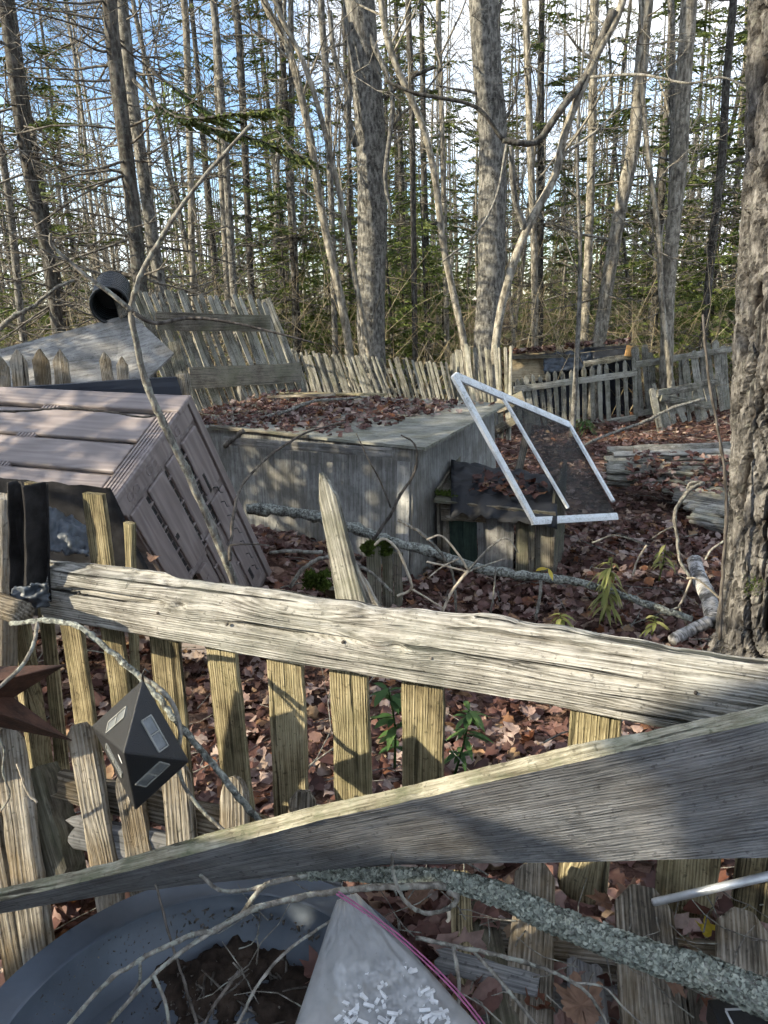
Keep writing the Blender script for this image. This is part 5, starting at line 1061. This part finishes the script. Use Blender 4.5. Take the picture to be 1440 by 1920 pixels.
twig('dry_twigs', 'bleached forked twigs before the hutch', Z([(745, 975), (790, 1000), (830, 1042), (850, 1082), (856, 1150)], 3.0), 6, 5, TW, 6, cat='twigs', forks=((Z([(800, 1012), (828, 1005), (860, 1040), (878, 1070)], 2.95), 4, 4, TP), (Z([(878, 1070), (920, 1025), (950, 1010), (972, 1036)], 2.95), 5, 3, TW), (Z([(878, 1070), (848, 1108), (828, 1150)], 2.95, 2.9), 6, 6, TP), (Z([(800, 1053), (850, 1065), (876, 1072)], 2.95), 4, 4, TP), (Z([(876, 1072), (905, 1062), (945, 1048)], 2.95), 5, 3, TW), (Z([(805, 1082), (830, 1062), (860, 1048)], 2.95), 3, 3, TP)))
twig('curved_twig', 'pale curved twig behind the broken picket', Z([(702, 1022), (720, 1010), (745, 1030), (765, 1075), (771, 1104), (745, 1118)], 2.9), 5, 5, TP, 7, forks=((Z([(771, 1104), (795, 1118), (830, 1140)], 2.9), 4, 4),))
twig('grey_stick', 'grey lichened stick under the broken picket', Z([(545, 1100), (565, 1070), (605, 1045), (640, 1050), (690, 1070), (735, 1110)], 2.9), 8, 6, TW, 8, cat='stick')
twig('pale_stick', 'short pale stick on the leaves right of the bin', Z([(505, 1036), (550, 1034), (605, 1036)], 3.3), 6, 8, TW, 9, cat='stick')
twig('dry_shrub', 'leafless grey shrub beside the board heap', Z([(1320, 905), (1292, 920), (1266, 960), (1270, 1010), (1275, 1050), (1296, 1086)], 3.7, 3.45), 8, 6, TW, 10, cat='shrub', forks=((Z([(1288, 918), (1294, 906), (1310, 903)], 3.7), 5, 4), (Z([(1268, 985), (1245, 995), (1222, 1010)], 3.6), 4, 2), (Z([(1296, 1086), (1280, 1125), (1274, 1138), (1288, 1172)], 3.4), 5, 4, TP), (Z([(1288, 1084), (1310, 1088), (1356, 1127)], 3.4), 5, 4, TP), (Z([(1274, 1138), (1225, 1155), (1180, 1172)], 3.4), 4, 2)))
twig('dark_shoot', 'thin dark stem standing against the furrowed trunk', Z([(1318, 590), (1328, 700), (1345, 800), (1358, 880), (1362, 960), (1354, 1080), (1350, 1200)], 2.9), 4, 7, TD, 11, forks=((Z([(1357, 1015), (1335, 1030), (1322, 1050)], 2.9), 5, 4, TW),))
twig('low_twig', 'slender twig lying on leaves near the goldenrod', Z([(1110, 1018), (1150, 1004), (1180, 1010), (1215, 1024)], 3.9), 4, 3, TW, 12)
twig('pale_weed', 'short pale stem standing right of the goldenrod', Z([(1186, 1080), (1195, 1050), (1213, 1022)], 3.6), 4, 4, TP, 13)
twig('dead_weed', 'short grey dead stem left of the yellow leaves', Z([(1005, 1160), (1012, 1120), (1014, 1088)], 3.2), 7, 6, TW, 14)
twig('dead_weed', 'thin grey stem standing between the bleached twigs', Z([(920, 1150), (926, 1110), (929, 1068)], 3.0), 4, 3, TW, 15)
twig('far_branch', 'thin branch slanting before the far fallen gate', Z([(1060, 850), (1140, 815), (1210, 790), (1260, 765), (1320, 748)], 8.0, 8.4), 5, 6, TW, 16)
twig('crossing_limb', 'bare limb rising to the right at the left edge', Z([(-10, 625), (30, 590), (60, 575), (105, 540), (140, 525)], 5.8), 9, 5, TW, 17, cat='limb')
twig('roof_stick', 'crooked grey stick lying on the coop roof leaves', Z([(490, 785), (540, 770), (590, 752), (640, 748), (672, 745)], 5.3, 5.9), 7, 4, TW, 18, cat='stick')
twig('roof_stick', 'dark stick poking out under the coop roof edge', Z([(420, 838), (440, 820), (458, 806)], 4.7), 9, 8, TD, 19, cat='stick')
# twigs in front of the fence
twig('hanging_branch', 'lichened forked branch from which the black lantern hangs', Z([(20, 1170), (90, 1163), (150, 1176), (195, 1212), (262, 1268), (300, 1312), (330, 1352), (380, 1410), (430, 1470), (490, 1545)], 1.52, 1.26), 10, 15, M['lichen'], 20, 9, cat='branch', forks=((Z([(262, 1268), (295, 1288), (325, 1322), (338, 1370), (334, 1425), (346, 1475), (380, 1520), (425, 1562)], 1.30, 1.16), 10, 8, TW), (Z([(70, 1168), (64, 1205), (40, 1250), (-10, 1296)], 1.42, 1.3), 8, 8, TW)))
twig('curly_twig', 'small whitish twig curling over the leftmost stake', Z([(-5, 1378), (8, 1408), (5, 1445), (18, 1490), (2, 1520)], 1.3), 5, 4, TW, 21)
twig('thin_twig', 'pale twig draped over the stakes near the rotten block', Z([(32, 1432), (45, 1470), (56, 1492), (70, 1505)], 1.3), 4, 5, TP, 22)
twig('tub_branch', 'long grey branch forking over the grey tub', Z([(118, 1935), (190, 1852), (262, 1800), (350, 1757), (405, 1742), (480, 1702), (560, 1683), (660, 1668), (740, 1662), (835, 1660)], .84, 1.04), 9, 15, TW, 23, 9, cat='branch', forks=((Z([(185, 1940), (290, 1826), (370, 1764), (440, 1722)], .83, .95), 9, 12), (Z([(452, 1715), (492, 1664), (530, 1650), (575, 1642)], .96, 1.03), 12, 12), (Z([(375, 1640), (410, 1668), (455, 1670), (500, 1660)], 1.05, 1.0), 8, 9), (Z([(288, 1828), (310, 1880), (318, 1935)], .86, .82), 8, 9), (Z([(262, 1802), (262, 1840), (245, 1865)], .87), 7, 8)))
twig('curl_twig', 'pale twig curling up in front of the warped board', Z([(735, 1600), (738, 1640), (760, 1690), (800, 1712), (842, 1702), (858, 1682), (838, 1672)], .92), 7, 11, TW, 24, 9, cat='twig', forks=((Z([(840, 1702), (842, 1722), (838, 1728)], .92), 9, 7, TP),))
twig('slim_stick', 'slim light stick from the tub towards the plastic bag', Z([(440, 1935), (480, 1852), (540, 1782), (625, 1724)], .84, .98), 8, 7, TW, 25, cat='stick')
twig('jointed_twig', 'thin brown jointed stem rising out of the tub', Z([(292, 1658), (315, 1745), (342, 1832), (372, 1930)], 1.0, .84), 5, 7, TD, 26, cat='stem')
twig('broken_twig', 'stubby brown broken twig standing in the tub', Z([(378, 1930), (412, 1870), (448, 1822)], .84, .9), 8, 8, TD, 27)
twig('crossing_twig', 'grey forked twig lying over the flattened pickets', Z([(780, 1758), (860, 1776), (940, 1792), (1020, 1816), (1090, 1852), (1128, 1900), (1142, 1940)], .95, .85), 10, 7, TW, 28, cat='twig', forks=((Z([(885, 1780), (940, 1842), (1008, 1925)], .93, .84), 8, 9, TW), (Z([(850, 1775), (861, 1850), (852, 1935)], .93, .84), 10, 10, TW), (Z([(1070, 1842), (1130, 1850), (1170, 1890), (1215, 1930)], .88, .82), 6, 5, TW)))
# thick lichen-covered branch with its flakes
def lichen_branch():
    pts = [(560, 1640, 1.12), (700, 1640, 1.10), (820, 1648, 1.06), (930, 1675, 1.02), (1010, 1712, .99), (1120, 1757, .95), (1230, 1798, .92), (1330, 1828, .89), (1480, 1892, .84)]; ws = [14, 24, 34, 44, 50, 56, 62, 68, 78]
    s = spline([P(*q) for q in pts], 8); N = len(s); r = np.interp(np.linspace(0, 1, N), np.linspace(0, 1, 9), [WPX(w_, q[2])/2 for w_, q in zip(ws, pts)]); rg = np.random.default_rng(3)
    t = T('lichen_branch', s[N//2]-dn*.04, 'thick branch crusted with grey green lichen over the flattened pickets', 'branch'); O('bark', MB().tube(s, r, 16, True, .05, rg).mesh('bark'), M['lichen'], t)
    mb = MB()
    for _ in range(9000):
        u = rg.uniform(0, N-1.001); i = int(u); f = u-i; p = np.array(s[i].lerp(s[i+1], f)); tg = unit(np.array(s[i+1]-s[i])); nrm = rg.normal(0, 1, 3); nrm = unit(nrm-tg*(nrm@tg)); rr = r[i]*(1-f)+r[i+1]*f; c = p+nrm*rr*rg.uniform(.94, 1.05)
        sz = rg.uniform(.002, .0052); a = unit(np.cross(nrm, rg.normal(0, 1, 3))); b = np.cross(nrm, a); l = nrm*sz*rg.uniform(.2, .9)
        mb.add([c, c+a*sz+l, c+a*sz*.5+b*sz+l*.8, c-a*sz*.5+b*sz*.9+l*1.1, c-a*sz+l*.4], [(0, 1, 2), (0, 2, 3), (0, 3, 4)], float(rg.random()))
    mat = m_needle('lichen_flakes', (.09, .10, .085), (.21, .235, .20), (.35, .37, .315), .1); O('lichen', mb.mesh('lichen', False), mat, t, kind='stuff')
lichen_branch()
a, b = P(1224, 1692, 1.10), P(1470, 1636, 1.03); tp = MB().tube([a, a.lerp(b, .02), a.lerp(b, .5), b], [WPX(16, 1.1)/2*.92, WPX(17, 1.1)/2, WPX(18, 1.06)/2, WPX(20, 1.03)/2], 20); O('metal_pipe', tp.mesh('metal_pipe'), M['galv'], None, None, 'thin galvanised metal pipe sticking in beside the lichen branch', 'pipe')

# ------------------------------------------------------------------ black faceted lantern
def lantern():
    top, bot, lt, rt, fr_ = P(268, 1273, 1.245), P(254, 1521, 1.195), P(171, 1361, 1.30), P(356, 1428, 1.20), P(232, 1412, 1.125); c = (top+bot+lt+rt)/4; bk = lt+rt-fr_
    t = T('lantern', c-dn*.12, 'black faceted plastic lantern hanging by the front fence', 'lantern')
    vs = [top, bot, rt, lt, fr_, bk]; fc = [(0, 3, 4), (0, 4, 2), (0, 2, 5), (0, 5, 3), (1, 4, 3), (1, 2, 4), (1, 5, 2), (1, 3, 5)]
    me = bpy.data.meshes.new('body'); me.from_pydata([tuple(v-c) for v in vs], [], fc); me.update(); bev(O('body', me, M['pebble'], t, Matrix.Translation(c)), .003)
    for i, f in enumerate(fc):
        p = [vs[j] for j in f]; cen = (p[0]+p[1]+p[2])/3; n_ = (p[1]-p[0]).cross(p[2]-p[0]).normalized(); n_ = n_ if n_.dot(cen-c) > 0 else -n_
        out = p[2] if f[2] in (2, 3) else p[1]; apex = p[0]; ed = (out-apex); mid_ = apex+ed*.56; X_ = ed.normalized(); Y_ = n_.cross(X_); Y_ = Y_ if Y_.dot(cen-mid_) > 0 else -Y_; cen = cen+X_*.006+Y_*0.
        zz = X_.cross(Y_); m = Matrix(((X_.x, Y_.x, zz.x, cen.x), (X_.y, Y_.y, zz.y, cen.y), (X_.z, Y_.z, zz.z, cen.z), (0, 0, 0, 1))); s = 1 if zz.dot(n_) > 0 else -1
        hl, hw, e = .031, .0115, .0024; mb = MB()
        for (cx, cy, hx, hy) in ((0, hw, hl, e/2), (0, -hw, hl, e/2), (hl, 0, e/2, hw), (-hl, 0, e/2, hw), (0, 0, e/2, hw)): mb.box((cx, cy, s*.0012), (hx, hy, .0014))
        w_ = O('window', mb.mesh('window', False), M['paneframe'], t, m); 
        mb = MB(); mb.box((hl/2, 0, s*.0005), (hl/2-.002, hw-.002, .0008)); O('pane', mb.mesh('pane', False), M['pane'], w_, m); mb = MB(); mb.box((-hl/2, 0, s*.0005), (hl/2-.002, hw-.002, .0008)); O('pane', mb.mesh('pane', False), M['pane'], w_, m)
        if i == 4:
            q = fr_+(lt-fr_)*.14+(bot-fr_)*.16; mb = MB(); an = np.linspace(0, 2*math.pi, 20, endpoint=False); u1 = (lt-fr_).normalized(); u2 = n_.cross(u1); q = q+n_*.0012; mb.add([q]+[q+u1*(math.cos(a)*.006)+u2*(math.sin(a)*.009) for a in an], [(0, 1+j, 1+(j+1) % 20) for j in range(20)]); O('round_sticker', mb.mesh('round_sticker', False), M['white'], t)
    mb = MB(); mb.tube([top-dn*.004, top+dn*.008, top+dn*.02+Vector((.006, 0, 0)), top+dn*.012+Vector((.012, 0, 0))], .0018, 6); O('hook', mb.mesh('hook'), M['blackp'], t)
lantern()

# ------------------------------------------------------------------ rusty star
def star():
    Y0 = 1.36; pt = lambda x, y, d=0.: P(x, y, Y0+d); t = T('metal_star', pt(-60, 1400), 'rusty sheet metal star sticking in from the left edge', 'star')
    cen = (-95, 1300); tips = [(124, 1246), (134, 1388), (-60, 1500), (-330, 1400), (-250, 1130)]; val = [(28, 1304), (-20, 1400), (-190, 1400), (-240, 1280), (-80, 1180)]
    tips = [(124, 1246), (134, 1388), (-80, 1500), (-300, 1360), (-200, 1160)]; val = [(24, 1308), (0, 1362), (-170, 1400), (-230, 1270), (-30, 1252)]
    vs = [pt(*cen, -.075), pt(*cen, .0)]; 
    for k in range(5): vs += [pt(*tips[k], .02), pt(*val[k], .03)]
    fs = []
    for k in range(5):
        a, b, prev = 2+2*k, 3+2*k, 3+2*((k-1) % 5); fs += [(0, prev, a), (0, a, b)]
    me = bpy.data.meshes.new('sheet'); me.from_pydata([tuple(v) for v in vs], [], fs); me.update(); o = O('sheet', me, M['rust'], t); md = o.modifiers.new('s', 'SOLIDIFY'); md.thickness = .002
    mb = MB()
    for k in range(5): mb.tube([vs[2+2*k], vs[0]], .0016, 5)
    O('ridge', mb.mesh('ridge'), M['rust'], t, kind='stuff')
star()

# ------------------------------------------------------------------ cloth, post, stub at the left
plank('fence_post', P(-8, 1700, 1.78), P(2, 930, 1.80), .075, .06, (0, -1, 0), M['fallen'], None, 90, 'grey brown post at the left edge beside the black cloth', 'post', nx=16, nw=6, rough=.006)
def cloth():
    vs = []; nu, nv = 44, 40
    for i in range(nu+1):
        for j in range(nv+1):
            u, v = i/nu, j/nv; x = lerp(16, 84, u)+v*6+2*noise.noise((v*3, u*4, 1)); y = lerp(905, 1128, v)+u*4+(8*noise.noise((u*5, 0, 2)) if v > .95 else 0); f = .020*math.sin(u*9+1.2*noise.noise((v*2.2, u, 1)))+.012*noise.noise((u*6, v*4, 3)); vs.append(tuple(P(x, y, 1.69)+Vector((0, f, 0))))
    fs = [(i*(nv+1)+j, i*(nv+1)+j+1, (i+1)*(nv+1)+j+1, (i+1)*(nv+1)+j) for i in range(nu) for j in range(nv)]
    t = T('hanging_cloth', P(50, 1130, 1.69), 'charcoal cloth hanging over the left end of the rail', 'cloth'); me = bpy.data.meshes.new('drape'); me.from_pydata(vs, [], fs); me.polygons.foreach_set('use_smooth', [True]*len(fs)); o = O('drape', me, M['cloth'], t); md = o.modifiers.new('s', 'SOLIDIFY'); md.thickness = .004
    cloth_px('hem', [(26, 1142, 1.655), (92, 1138, 1.66), (88, 1092, 1.67), (22, 1104, 1.665)], 18, 12, M['bluetarp'], t, .014, 4, 3.5)
cloth()
log('log_stub', 'short sawn log stub below the hanging cloth', [(-60, 1118, 1.66), (-10, 1132, 1.62), (44, 1150, 1.56)], 50, 44, M['fallen'], 'log', 16, .03, 7)
cloth_px('crumpled_tarp', [(60, 1028, 2.05), (168, 1042, 2.1), (165, 985, 2.2), (66, 938, 2.15)], 24, 16, M['bluetarp'], None, .03, 9, 4, 'slate blue crumpled tarp in the shade under the bin', 'tarp')
cloth_px('shade_sheet', [(-60, 1150, 2.40), (322, 1165, 2.42), (206, 915, 2.50), (-60, 890, 2.55)], 20, 14, M['cloth'], None, .015, 12, 3, 'black sheet standing in for the shade under the bin', 'sheet')  # blackens the bin's open front, where only shade lies

# ------------------------------------------------------------------ grey tub with soil
def tub():
    c = Vector((-.315, .868, .12)); prof = [(.33, .24), (.371, .385), (.378, .405), (.371, .415), (.312, .413), (.309, .420), (.304, .419), (.300, .398), (.270, .350), (.258, .325), (.0, .315)]; n = 96; vs = []; fs = []
    for (r, z) in prof:
        for j in range(n): a = 2*math.pi*j/n; q = 1+.012*math.sin(3*a+1); vs.append((c.x+math.cos(a)*r*q, c.y+math.sin(a)*r*q, c.z+z+.012*math.sin(a*2)+.01*math.sin(a)))
    for i in range(len(prof)-1):
        for j in range(n): fs.append((i*n+j, i*n+(j+1) % n, (i+1)*n+(j+1) % n, (i+1)*n+j))
    me = bpy.data.meshes.new('tub_wall'); me.from_pydata(vs, [], fs); me.polygons.foreach_set('use_smooth', [True]*len(fs)); t = T('grey_tub', c+dn*.27, 'wide grey plastic tub full of soil and twigs', 'tub'); o = O('tub_wall', me, M['tub'], t); me.set_sharp_from_angle(angle=math.radians(50))
    vs = []; N = 110
    for i in range(N+1):
        for j in range(N+1):
            x, y = (i/N*2-1)*.272, (j/N*2-1)*.272; r = math.hypot(x, y); xx, yy = (x, y) if r < .272 else (x*.272/r, y*.272/r); s = .055*sm(-.14, .08, xx+.16*noise.noise((xx*6, yy*6, 2))+.07*noise.noise((xx*24, yy*24, 5))+.05*noise.noise((xx*70, yy*70, 8)))+.010*noise.noise((xx*25, yy*25, 1))+.008*noise.noise((xx*80, yy*80, 1)); vs.append((c.x+xx, c.y+yy, c.z+.315-.012+s))
    fs = [(i*(N+1)+j, (i+1)*(N+1)+j, (i+1)*(N+1)+j+1, i*(N+1)+j+1) for i in range(N) for j in range(N)]; me = bpy.data.meshes.new('soil'); me.from_pydata(vs, [], fs); me.polygons.foreach_set('use_smooth', [True]*len(fs)); O('soil', me, M['dirt'], None, None, 'dark crumbly soil lying in the grey tub', kind='stuff')
    mb = MB(); rg = np.random.default_rng(5)
    for _ in range(2600):
        a = rg.uniform(0, 6.28); r = .33*math.sqrt(rg.random()); x, y = c.x+math.cos(a)*r+.03, c.y+math.sin(a)*r; z = c.z+(.325+.03*rg.random() if r < .25 else .405); s = rg.uniform(.001, .006)*(1 if x > c.x-.08 else .45); d = unit(rg.normal(0, 1, 3)); e = unit(np.cross(d, rg.normal(0, 1, 3))); p = np.array([x, y, z]); mb.add([p, p+d*s*2, p+d*s+e*s, p+np.cross(d, e)*s], [(0, 1, 2), (0, 2, 3), (0, 3, 1), (1, 3, 2)])
    for _ in range(60):
        x, y = c.x+rg.uniform(-.1, .25), c.y+rg.uniform(-.1, .2); d = unit(np.append(rg.normal(0, 1, 2), rg.normal(0, .25)))*rg.uniform(.02, .07); p = np.array([x, y, c.z+.36]); mb.tube([p, p+d*.5+rg.normal(0, .003, 3), p+d], [.0025, .002, .0012], 4)
    O('debris', mb.mesh('debris'), M['twigdark'], None, None, 'crumbs of bark and bits of twig in the tub', kind='stuff')
    pts = np.array([(c.x+rg.uniform(.16, .5), c.y+rg.uniform(-.1, .36), c.z+.33+rg.uniform(0, .05)) for _ in range(130)]); O('tub_leaves', leaf_mesh('tub_leaves', pts, rg.uniform(.04, .075, 130), .5, 22, 0, .62), M['leaf'], label='brown leaves between the tub and the plastic bag', kind='stuff')
tub()

# ------------------------------------------------------------------ zip bag
def bag():
    tl = P(640, 1688, 1.0); a = P(540, 1960, .80); b = P(930, 1965, .80); tr = P(700, 1700, 1.02); nu, nv = 64, 64; vs = []; mid_up = Vector((0, -.35, 1)).normalized()
    A, B, C, D = P(520, 2020, .80), P(960, 1990, .80), P(668, 1674, 1.02), P(632, 1688, 1.0)
    for sgn in (1, -1):
        for i in range(nu+1):
            for j in range(nv+1):
                u, v = i/nu, j/nv; p = A*(1-u)*(1-v)+B*u*(1-v)+C*u*v+D*(1-u)*v; e = (16*u*(1-u)*v*(1-v))**.45; z = .032*e*sgn+(.012*noise.noise((u*5, v*3, sgn))+.007*noise.noise((u*13+v*3, v*2.5, 3))+.005*abs(noise.noise((u*9-v*7, v*8+u*4, 6)))+.0025*noise.noise((u*30, v*26, 4)))*e; vs.append(tuple(p+mid_up*z))
    N = (nu+1)*(nv+1); fs = []
    for s in (0, 1):
        for i in range(nu):
            for j in range(nv): q = (s*N+i*(nv+1)+j, s*N+(i+1)*(nv+1)+j, s*N+(i+1)*(nv+1)+j+1, s*N+i*(nv+1)+j+1); fs.append(q if s == 0 else q[::-1])
    t = T('plastic_bag', P(720, 1920, .85)-dn*.04, 'cloudy zip bag with a pink strip full of white bits', 'plastic bag'); me = bpy.data.meshes.new('film'); me.from_pydata(vs, [], fs); me.polygons.foreach_set('use_smooth', [True]*len(fs)); O('film', me, M['bag'], t)
    s = spline([P(632, 1690, .98)+mid_up*.02, P(690, 1722, .97)+mid_up*.008, P(760, 1775, .93)+mid_up*.006, P(850, 1862, .87)+mid_up*.006, P(925, 1960, .80)+mid_up*.012], 8)
    for k in (0, 1): O('zip_strip', MB().tube([p+Vector((.003*k, .0045*k, .001)) for p in s], .0013, 6).mesh('zip_strip'), M['pink'], t)
    mb = MB(); rg = np.random.default_rng(4)
    for _ in range(260):
        u, v = rg.uniform(.25, .85), rg.uniform(.16, .52)*1.; p = A*(1-u)*(1-v)+B*u*(1-v)+C*u*v+D*(1-u)*v+mid_up*rg.uniform(.01, .03); q = Matrix.Translation(p) @ Matrix.Rotation(rg.uniform(0, 6.28), 4, 'Z') @ Matrix.Rotation(rg.normal(0, .4), 4, 'X'); mb.box((0, 0, 0), (.008, .0024, .0018), q)
    O('white_bits', mb.mesh('white_bits', False), M['white'], None, None, 'small white foam bits inside the zip bag', kind='stuff')
bag()
# black package corner
bx0 = G(1326, 1872, .58); bx1 = G(1460, 1866, .58); dd = (bx1-bx0).normalized(); qq = dn.cross(dd); qq = qq if qq.y < 0 else -qq; pk = T('black_package', bx0-dn*.04, 'black package with a thin white border at the lower right corner', 'package'); m = Matrix(((dd.x, -qq.x, 0, bx0.x), (dd.y, -qq.y, 0, bx0.y), (0, 0, 1, bx0.z), (0, 0, 0, 1)))
mb = MB(); mb.box((.1, -.11, -.02), (.1, .11, .02)); bev(O('box', mb.mesh('box', False), M['blackp'], pk, m), .003); mb = MB(); mb.box((.10, -.020, .0006), (.082, .0016, .0004)); mb.box((.018, -.11, .0006), (.0016, .088, .0004)); O('white_border', mb.mesh('white_border', False), M['white'], pk, m)

# ------------------------------------------------------------------ plants
def blade(mb, p, d, L, W, rng, droop=.4, sh=None):
    d = unit(d); s = unit(np.cross(d, [0, 0, 1.])+rng.normal(0, .12, 3)); pts = []; a = float(rng.random() if sh is None else sh)
    prof = (0.05, .75, 1, .75, .02); vs = []
    for k, w_ in enumerate(prof):
        t = k/4; c = np.asarray(p)+d*L*t+np.array([0, 0, -droop*L*t*t]); vs += [c-s*W*w_*.5+np.array([0, 0, W*.12*w_]), c, c+s*W*w_*.5+np.array([0, 0, W*.12*w_])]
    fs = []
    for k in range(4):
        for j in (0, 1): fs.append((k*3+j, k*3+j+1, k*3+j+4, k*3+j+3))
    mb.add(vs, fs, a)
def plant(name, label, px, py, ptop, Y, mat, n, L, W, seed, cat='plant', droop=.6, smat=None):
    rng = np.random.default_rng(seed); b = P(px, py, Y); tp = P(*ptop, Y); t = T(name, b, label, cat); s = spline([b, b.lerp(tp, .5)+Vector((.01, .01, 0)), tp], 5); O('stem', MB().tube(s, np.linspace(.005, .002, len(s)), 6).mesh('stem'), smat or M['golden'], t)
    mb = MB()
    for k in range(n):
        u = rng.uniform(.2, 1)*(len(s)-1); i = min(len(s)-2, int(u)); p = np.array(s[i].lerp(s[i+1], u-i)); a = rng.uniform(0, 6.28); blade(mb, p, (math.cos(a), math.sin(a), rng.uniform(-.2, .5)), L*rng.uniform(.6, 1.15), W*rng.uniform(.7, 1.1), rng, droop)
    O('leaves', mb.mesh('leaves'), mat, t, kind='stuff')
plant('goldenrod', 'pale yellow green goldenrod standing in front of the board heap', 1130, 1165, (1148, 1045), 3.35, M['golden'], 46, .11, .02, 1, droop=.9)
plant('goldenrod', 'smaller green goldenrod behind the pale yellow green one', 1235, 1090, (1248, 1020), 3.7, M['golden'], 20, .09, .018, 2)
plant('weed', 'low yellow green weed beside the rail under the goldenrod', 1045, 1185, (1050, 1150), 3.0, M['golden'], 14, .07, .022, 3)
plant('weed', 'low green weed near the short birch piece', 1222, 1190, (1228, 1155), 3.1, M['golden'], 14, .07, .02, 4)
plant('leafy_weed', 'dark green leafy weed behind the pickets in the gap', 740, 1440, (728, 1290), 1.95, M['green'], 30, .085, .026, 5, smat=M['green'], droop=.35)
plant('leafy_weed', 'green leafy weed seen right of the widest lit picket', 850, 1460, (880, 1330), 2.1, M['green'], 26, .08, .022, 6, smat=M['green'], droop=.35)
plant('grass_tuft', 'bright green tuft below the grey far picket fence', 1098, 812, (1096, 786), 9.0, M['green'], 40, .2, .02, 7, smat=M['green'])
for k, (x, y, dx, lab) in enumerate(((1012, 1066, -1, 'left yellow leaf of the pair hanging over the fallen branch'), (1037, 1073, .4, 'right yellow leaf of the pair hanging over the fallen branch'))):
    mb = MB(); blade(mb, P(1028, 1066, 3.3), (dx, -.3, .05 if k == 0 else -1.), .065 if k == 0 else .055, .035, np.random.default_rng(k), .1); O('yellow_leaf', mb.mesh('yellow_leaf'), M['yellow'], None, None, lab, 'leaf')
# mossy rotten boards by the coop corner
ms = T('mossy_box', P(715, 1110, 3.75), 'dark rotten planter box with mossy rim before the coop', 'planter box')
for k, (x0, x1) in enumerate(((690, 716), (717, 738), (739, 756))): plank('plank', P((x0+x1)/2, 1150, 3.6+.06*k), P((x0+x1)/2-2, 1026+k*5, 3.6+.06*k), WPX(x1-x0, 3.6), .02, (0, -1, 0), M['fardark'], ms, 95+k, nx=8, rough=.01)
plank('side_plank', P(690, 1150, 3.58), P(610, 1100, 3.2), .16, .02, (-.5, -1, 0), M['fardark'], ms, 99, nx=8, rough=.01)
mb = MB(); rg = np.random.default_rng(31)
for _ in range(14): clump(mb, np.array(P(rg.uniform(676, 730), rg.uniform(1018, 1042), 3.6)), (.03, .03, .02), 130, rg, .022)
for _ in range(10): clump(mb, np.array(P(rg.uniform(578, 612), rg.uniform(1078, 1104), 3.1)), (.03, .03, .02), 130, rg, .022)
O('moss', mb.mesh('moss'), M['moss'], ms, kind='stuff')
for k, (a_, b_, w_, z0, z1, lab) in enumerate((((900, 1690), (960, 1990), .05, .48, .47, 'narrow grey lath between the flattened pickets'), ((1090, 1730), (1110, 2000), .06, .46, .45, 'grey lath under the crossing twig on the flattened panel'), ((1300, 1760), (1330, 2000), .05, .47, .46, 'dark lath beside the black package'), ((820, 1800), (1010, 1850), .04, .49, .49, 'short lath lying crosswise right of the zip bag'))):
    plank('lath', G(*b_, z1), G(*a_, z0), w_, .014, (0, -.4, 1), M['greyboard'] if k % 2 else M['fardark'], None, 300+k, lab, 'lath', 'laths among the flattened pickets', nx=14, nw=6, rough=.006, tip='broken')
rg = np.random.default_rng(77); pts = []
for _ in range(150): p = G(rg.uniform(760, 1440), rg.uniform(1640, 1930), rg.uniform(.43, .49)); pts.append(tuple(p))
O('clutter_leaves', leaf_mesh('clutter_leaves', np.array(pts), rg.uniform(.03, .06, 150), .4, 41), M['leaf'], label='brown leaves caught between the flattened pickets', kind='stuff')
mb = MB()
for _ in range(70): p = np.array(G(rg.uniform(400, 1440), rg.uniform(1650, 1930), .52)); a = rg.uniform(0, 6.28); q, _d = walk(rg, p, (math.cos(a), math.sin(a), rg.normal(0, .2)), rg.uniform(.04, .16), 4, .2); mb.tube(q, np.linspace(.0016, .0008, 5), 4, False)
O('clutter_twigs', mb.mesh('clutter_twigs'), M['twig'], label='fine broken twigs strewn over the foreground clutter', kind='stuff')
# single leaves one can pick out near the camera
SL = [(1090, 1885, .50, .085, 'large dull brown leaf beneath the flattened picket ends', .3), (1075, 1762, .50, .055, 'curled brown leaf tucked under the lichen branch', .1), (1262, 1842, .53, .04, 'small reddish brown leaf on the knotty fallen picket', .9), (1180, 1685, .50, .06, 'pale upright leaf beside the middle fence picket', .45), (1130, 1690, .49, .05, 'pinkish brown leaf under the middle fence picket', .5), (1320, 1680, .46, .06, 'dull brown leaf under the metal pipe', .2), (780, 1690, .50, .07, 'rusty brown leaf behind the curling twig', .95), (710, 1690, .47, .06, 'greyish brown leaf above the zip bag', .4), (500, 1895, .44, .075, 'tan crumpled leaf at the foot of the zip bag', .5), (520, 1800, .42, .06, 'brown leaf standing between the tub and zip bag', .05)]
p = FP(288, 1050, .0); O('fallen_leaf', big_leaf('fallen_leaf', .036, 140, .6), M['bigleaf'], None, Matrix.Translation(p+dn*.006) @ Matrix.Rotation(.15, 4, 'X'), 'curled leaf scrap on the rail top near the bin', 'leaf', 'single leaves near the fence')
for k, (x, y, z, s, lab, rv) in enumerate(SL):
    p = G(x, y, z); me = big_leaf('fallen_leaf', s*1.05, 100+k, rv); O('fallen_leaf', me, M['bigleaf'], None, Matrix.Translation(p) @ Matrix.Rotation(k*1.9, 4, 'Z') @ Matrix.Rotation(.5*math.sin(k*2.3)+.25, 4, 'X'), lab, 'leaf', 'single leaves near the fence')
p = G(1335, 1748, .47); me = big_leaf('fallen_leaf', .055, 131, .5); O('fallen_leaf', me, M['yellow'], None, Matrix.Translation(p), 'yellow fallen leaf under the metal pipe', 'leaf', 'single leaves near the fence')
for o in bpy.data.objects:
    if o.parent and o.name.split('.')[0] in ('branches', 'dead_branches', 'crown', 'needle_spray'): o['kind'] = 'stuff'
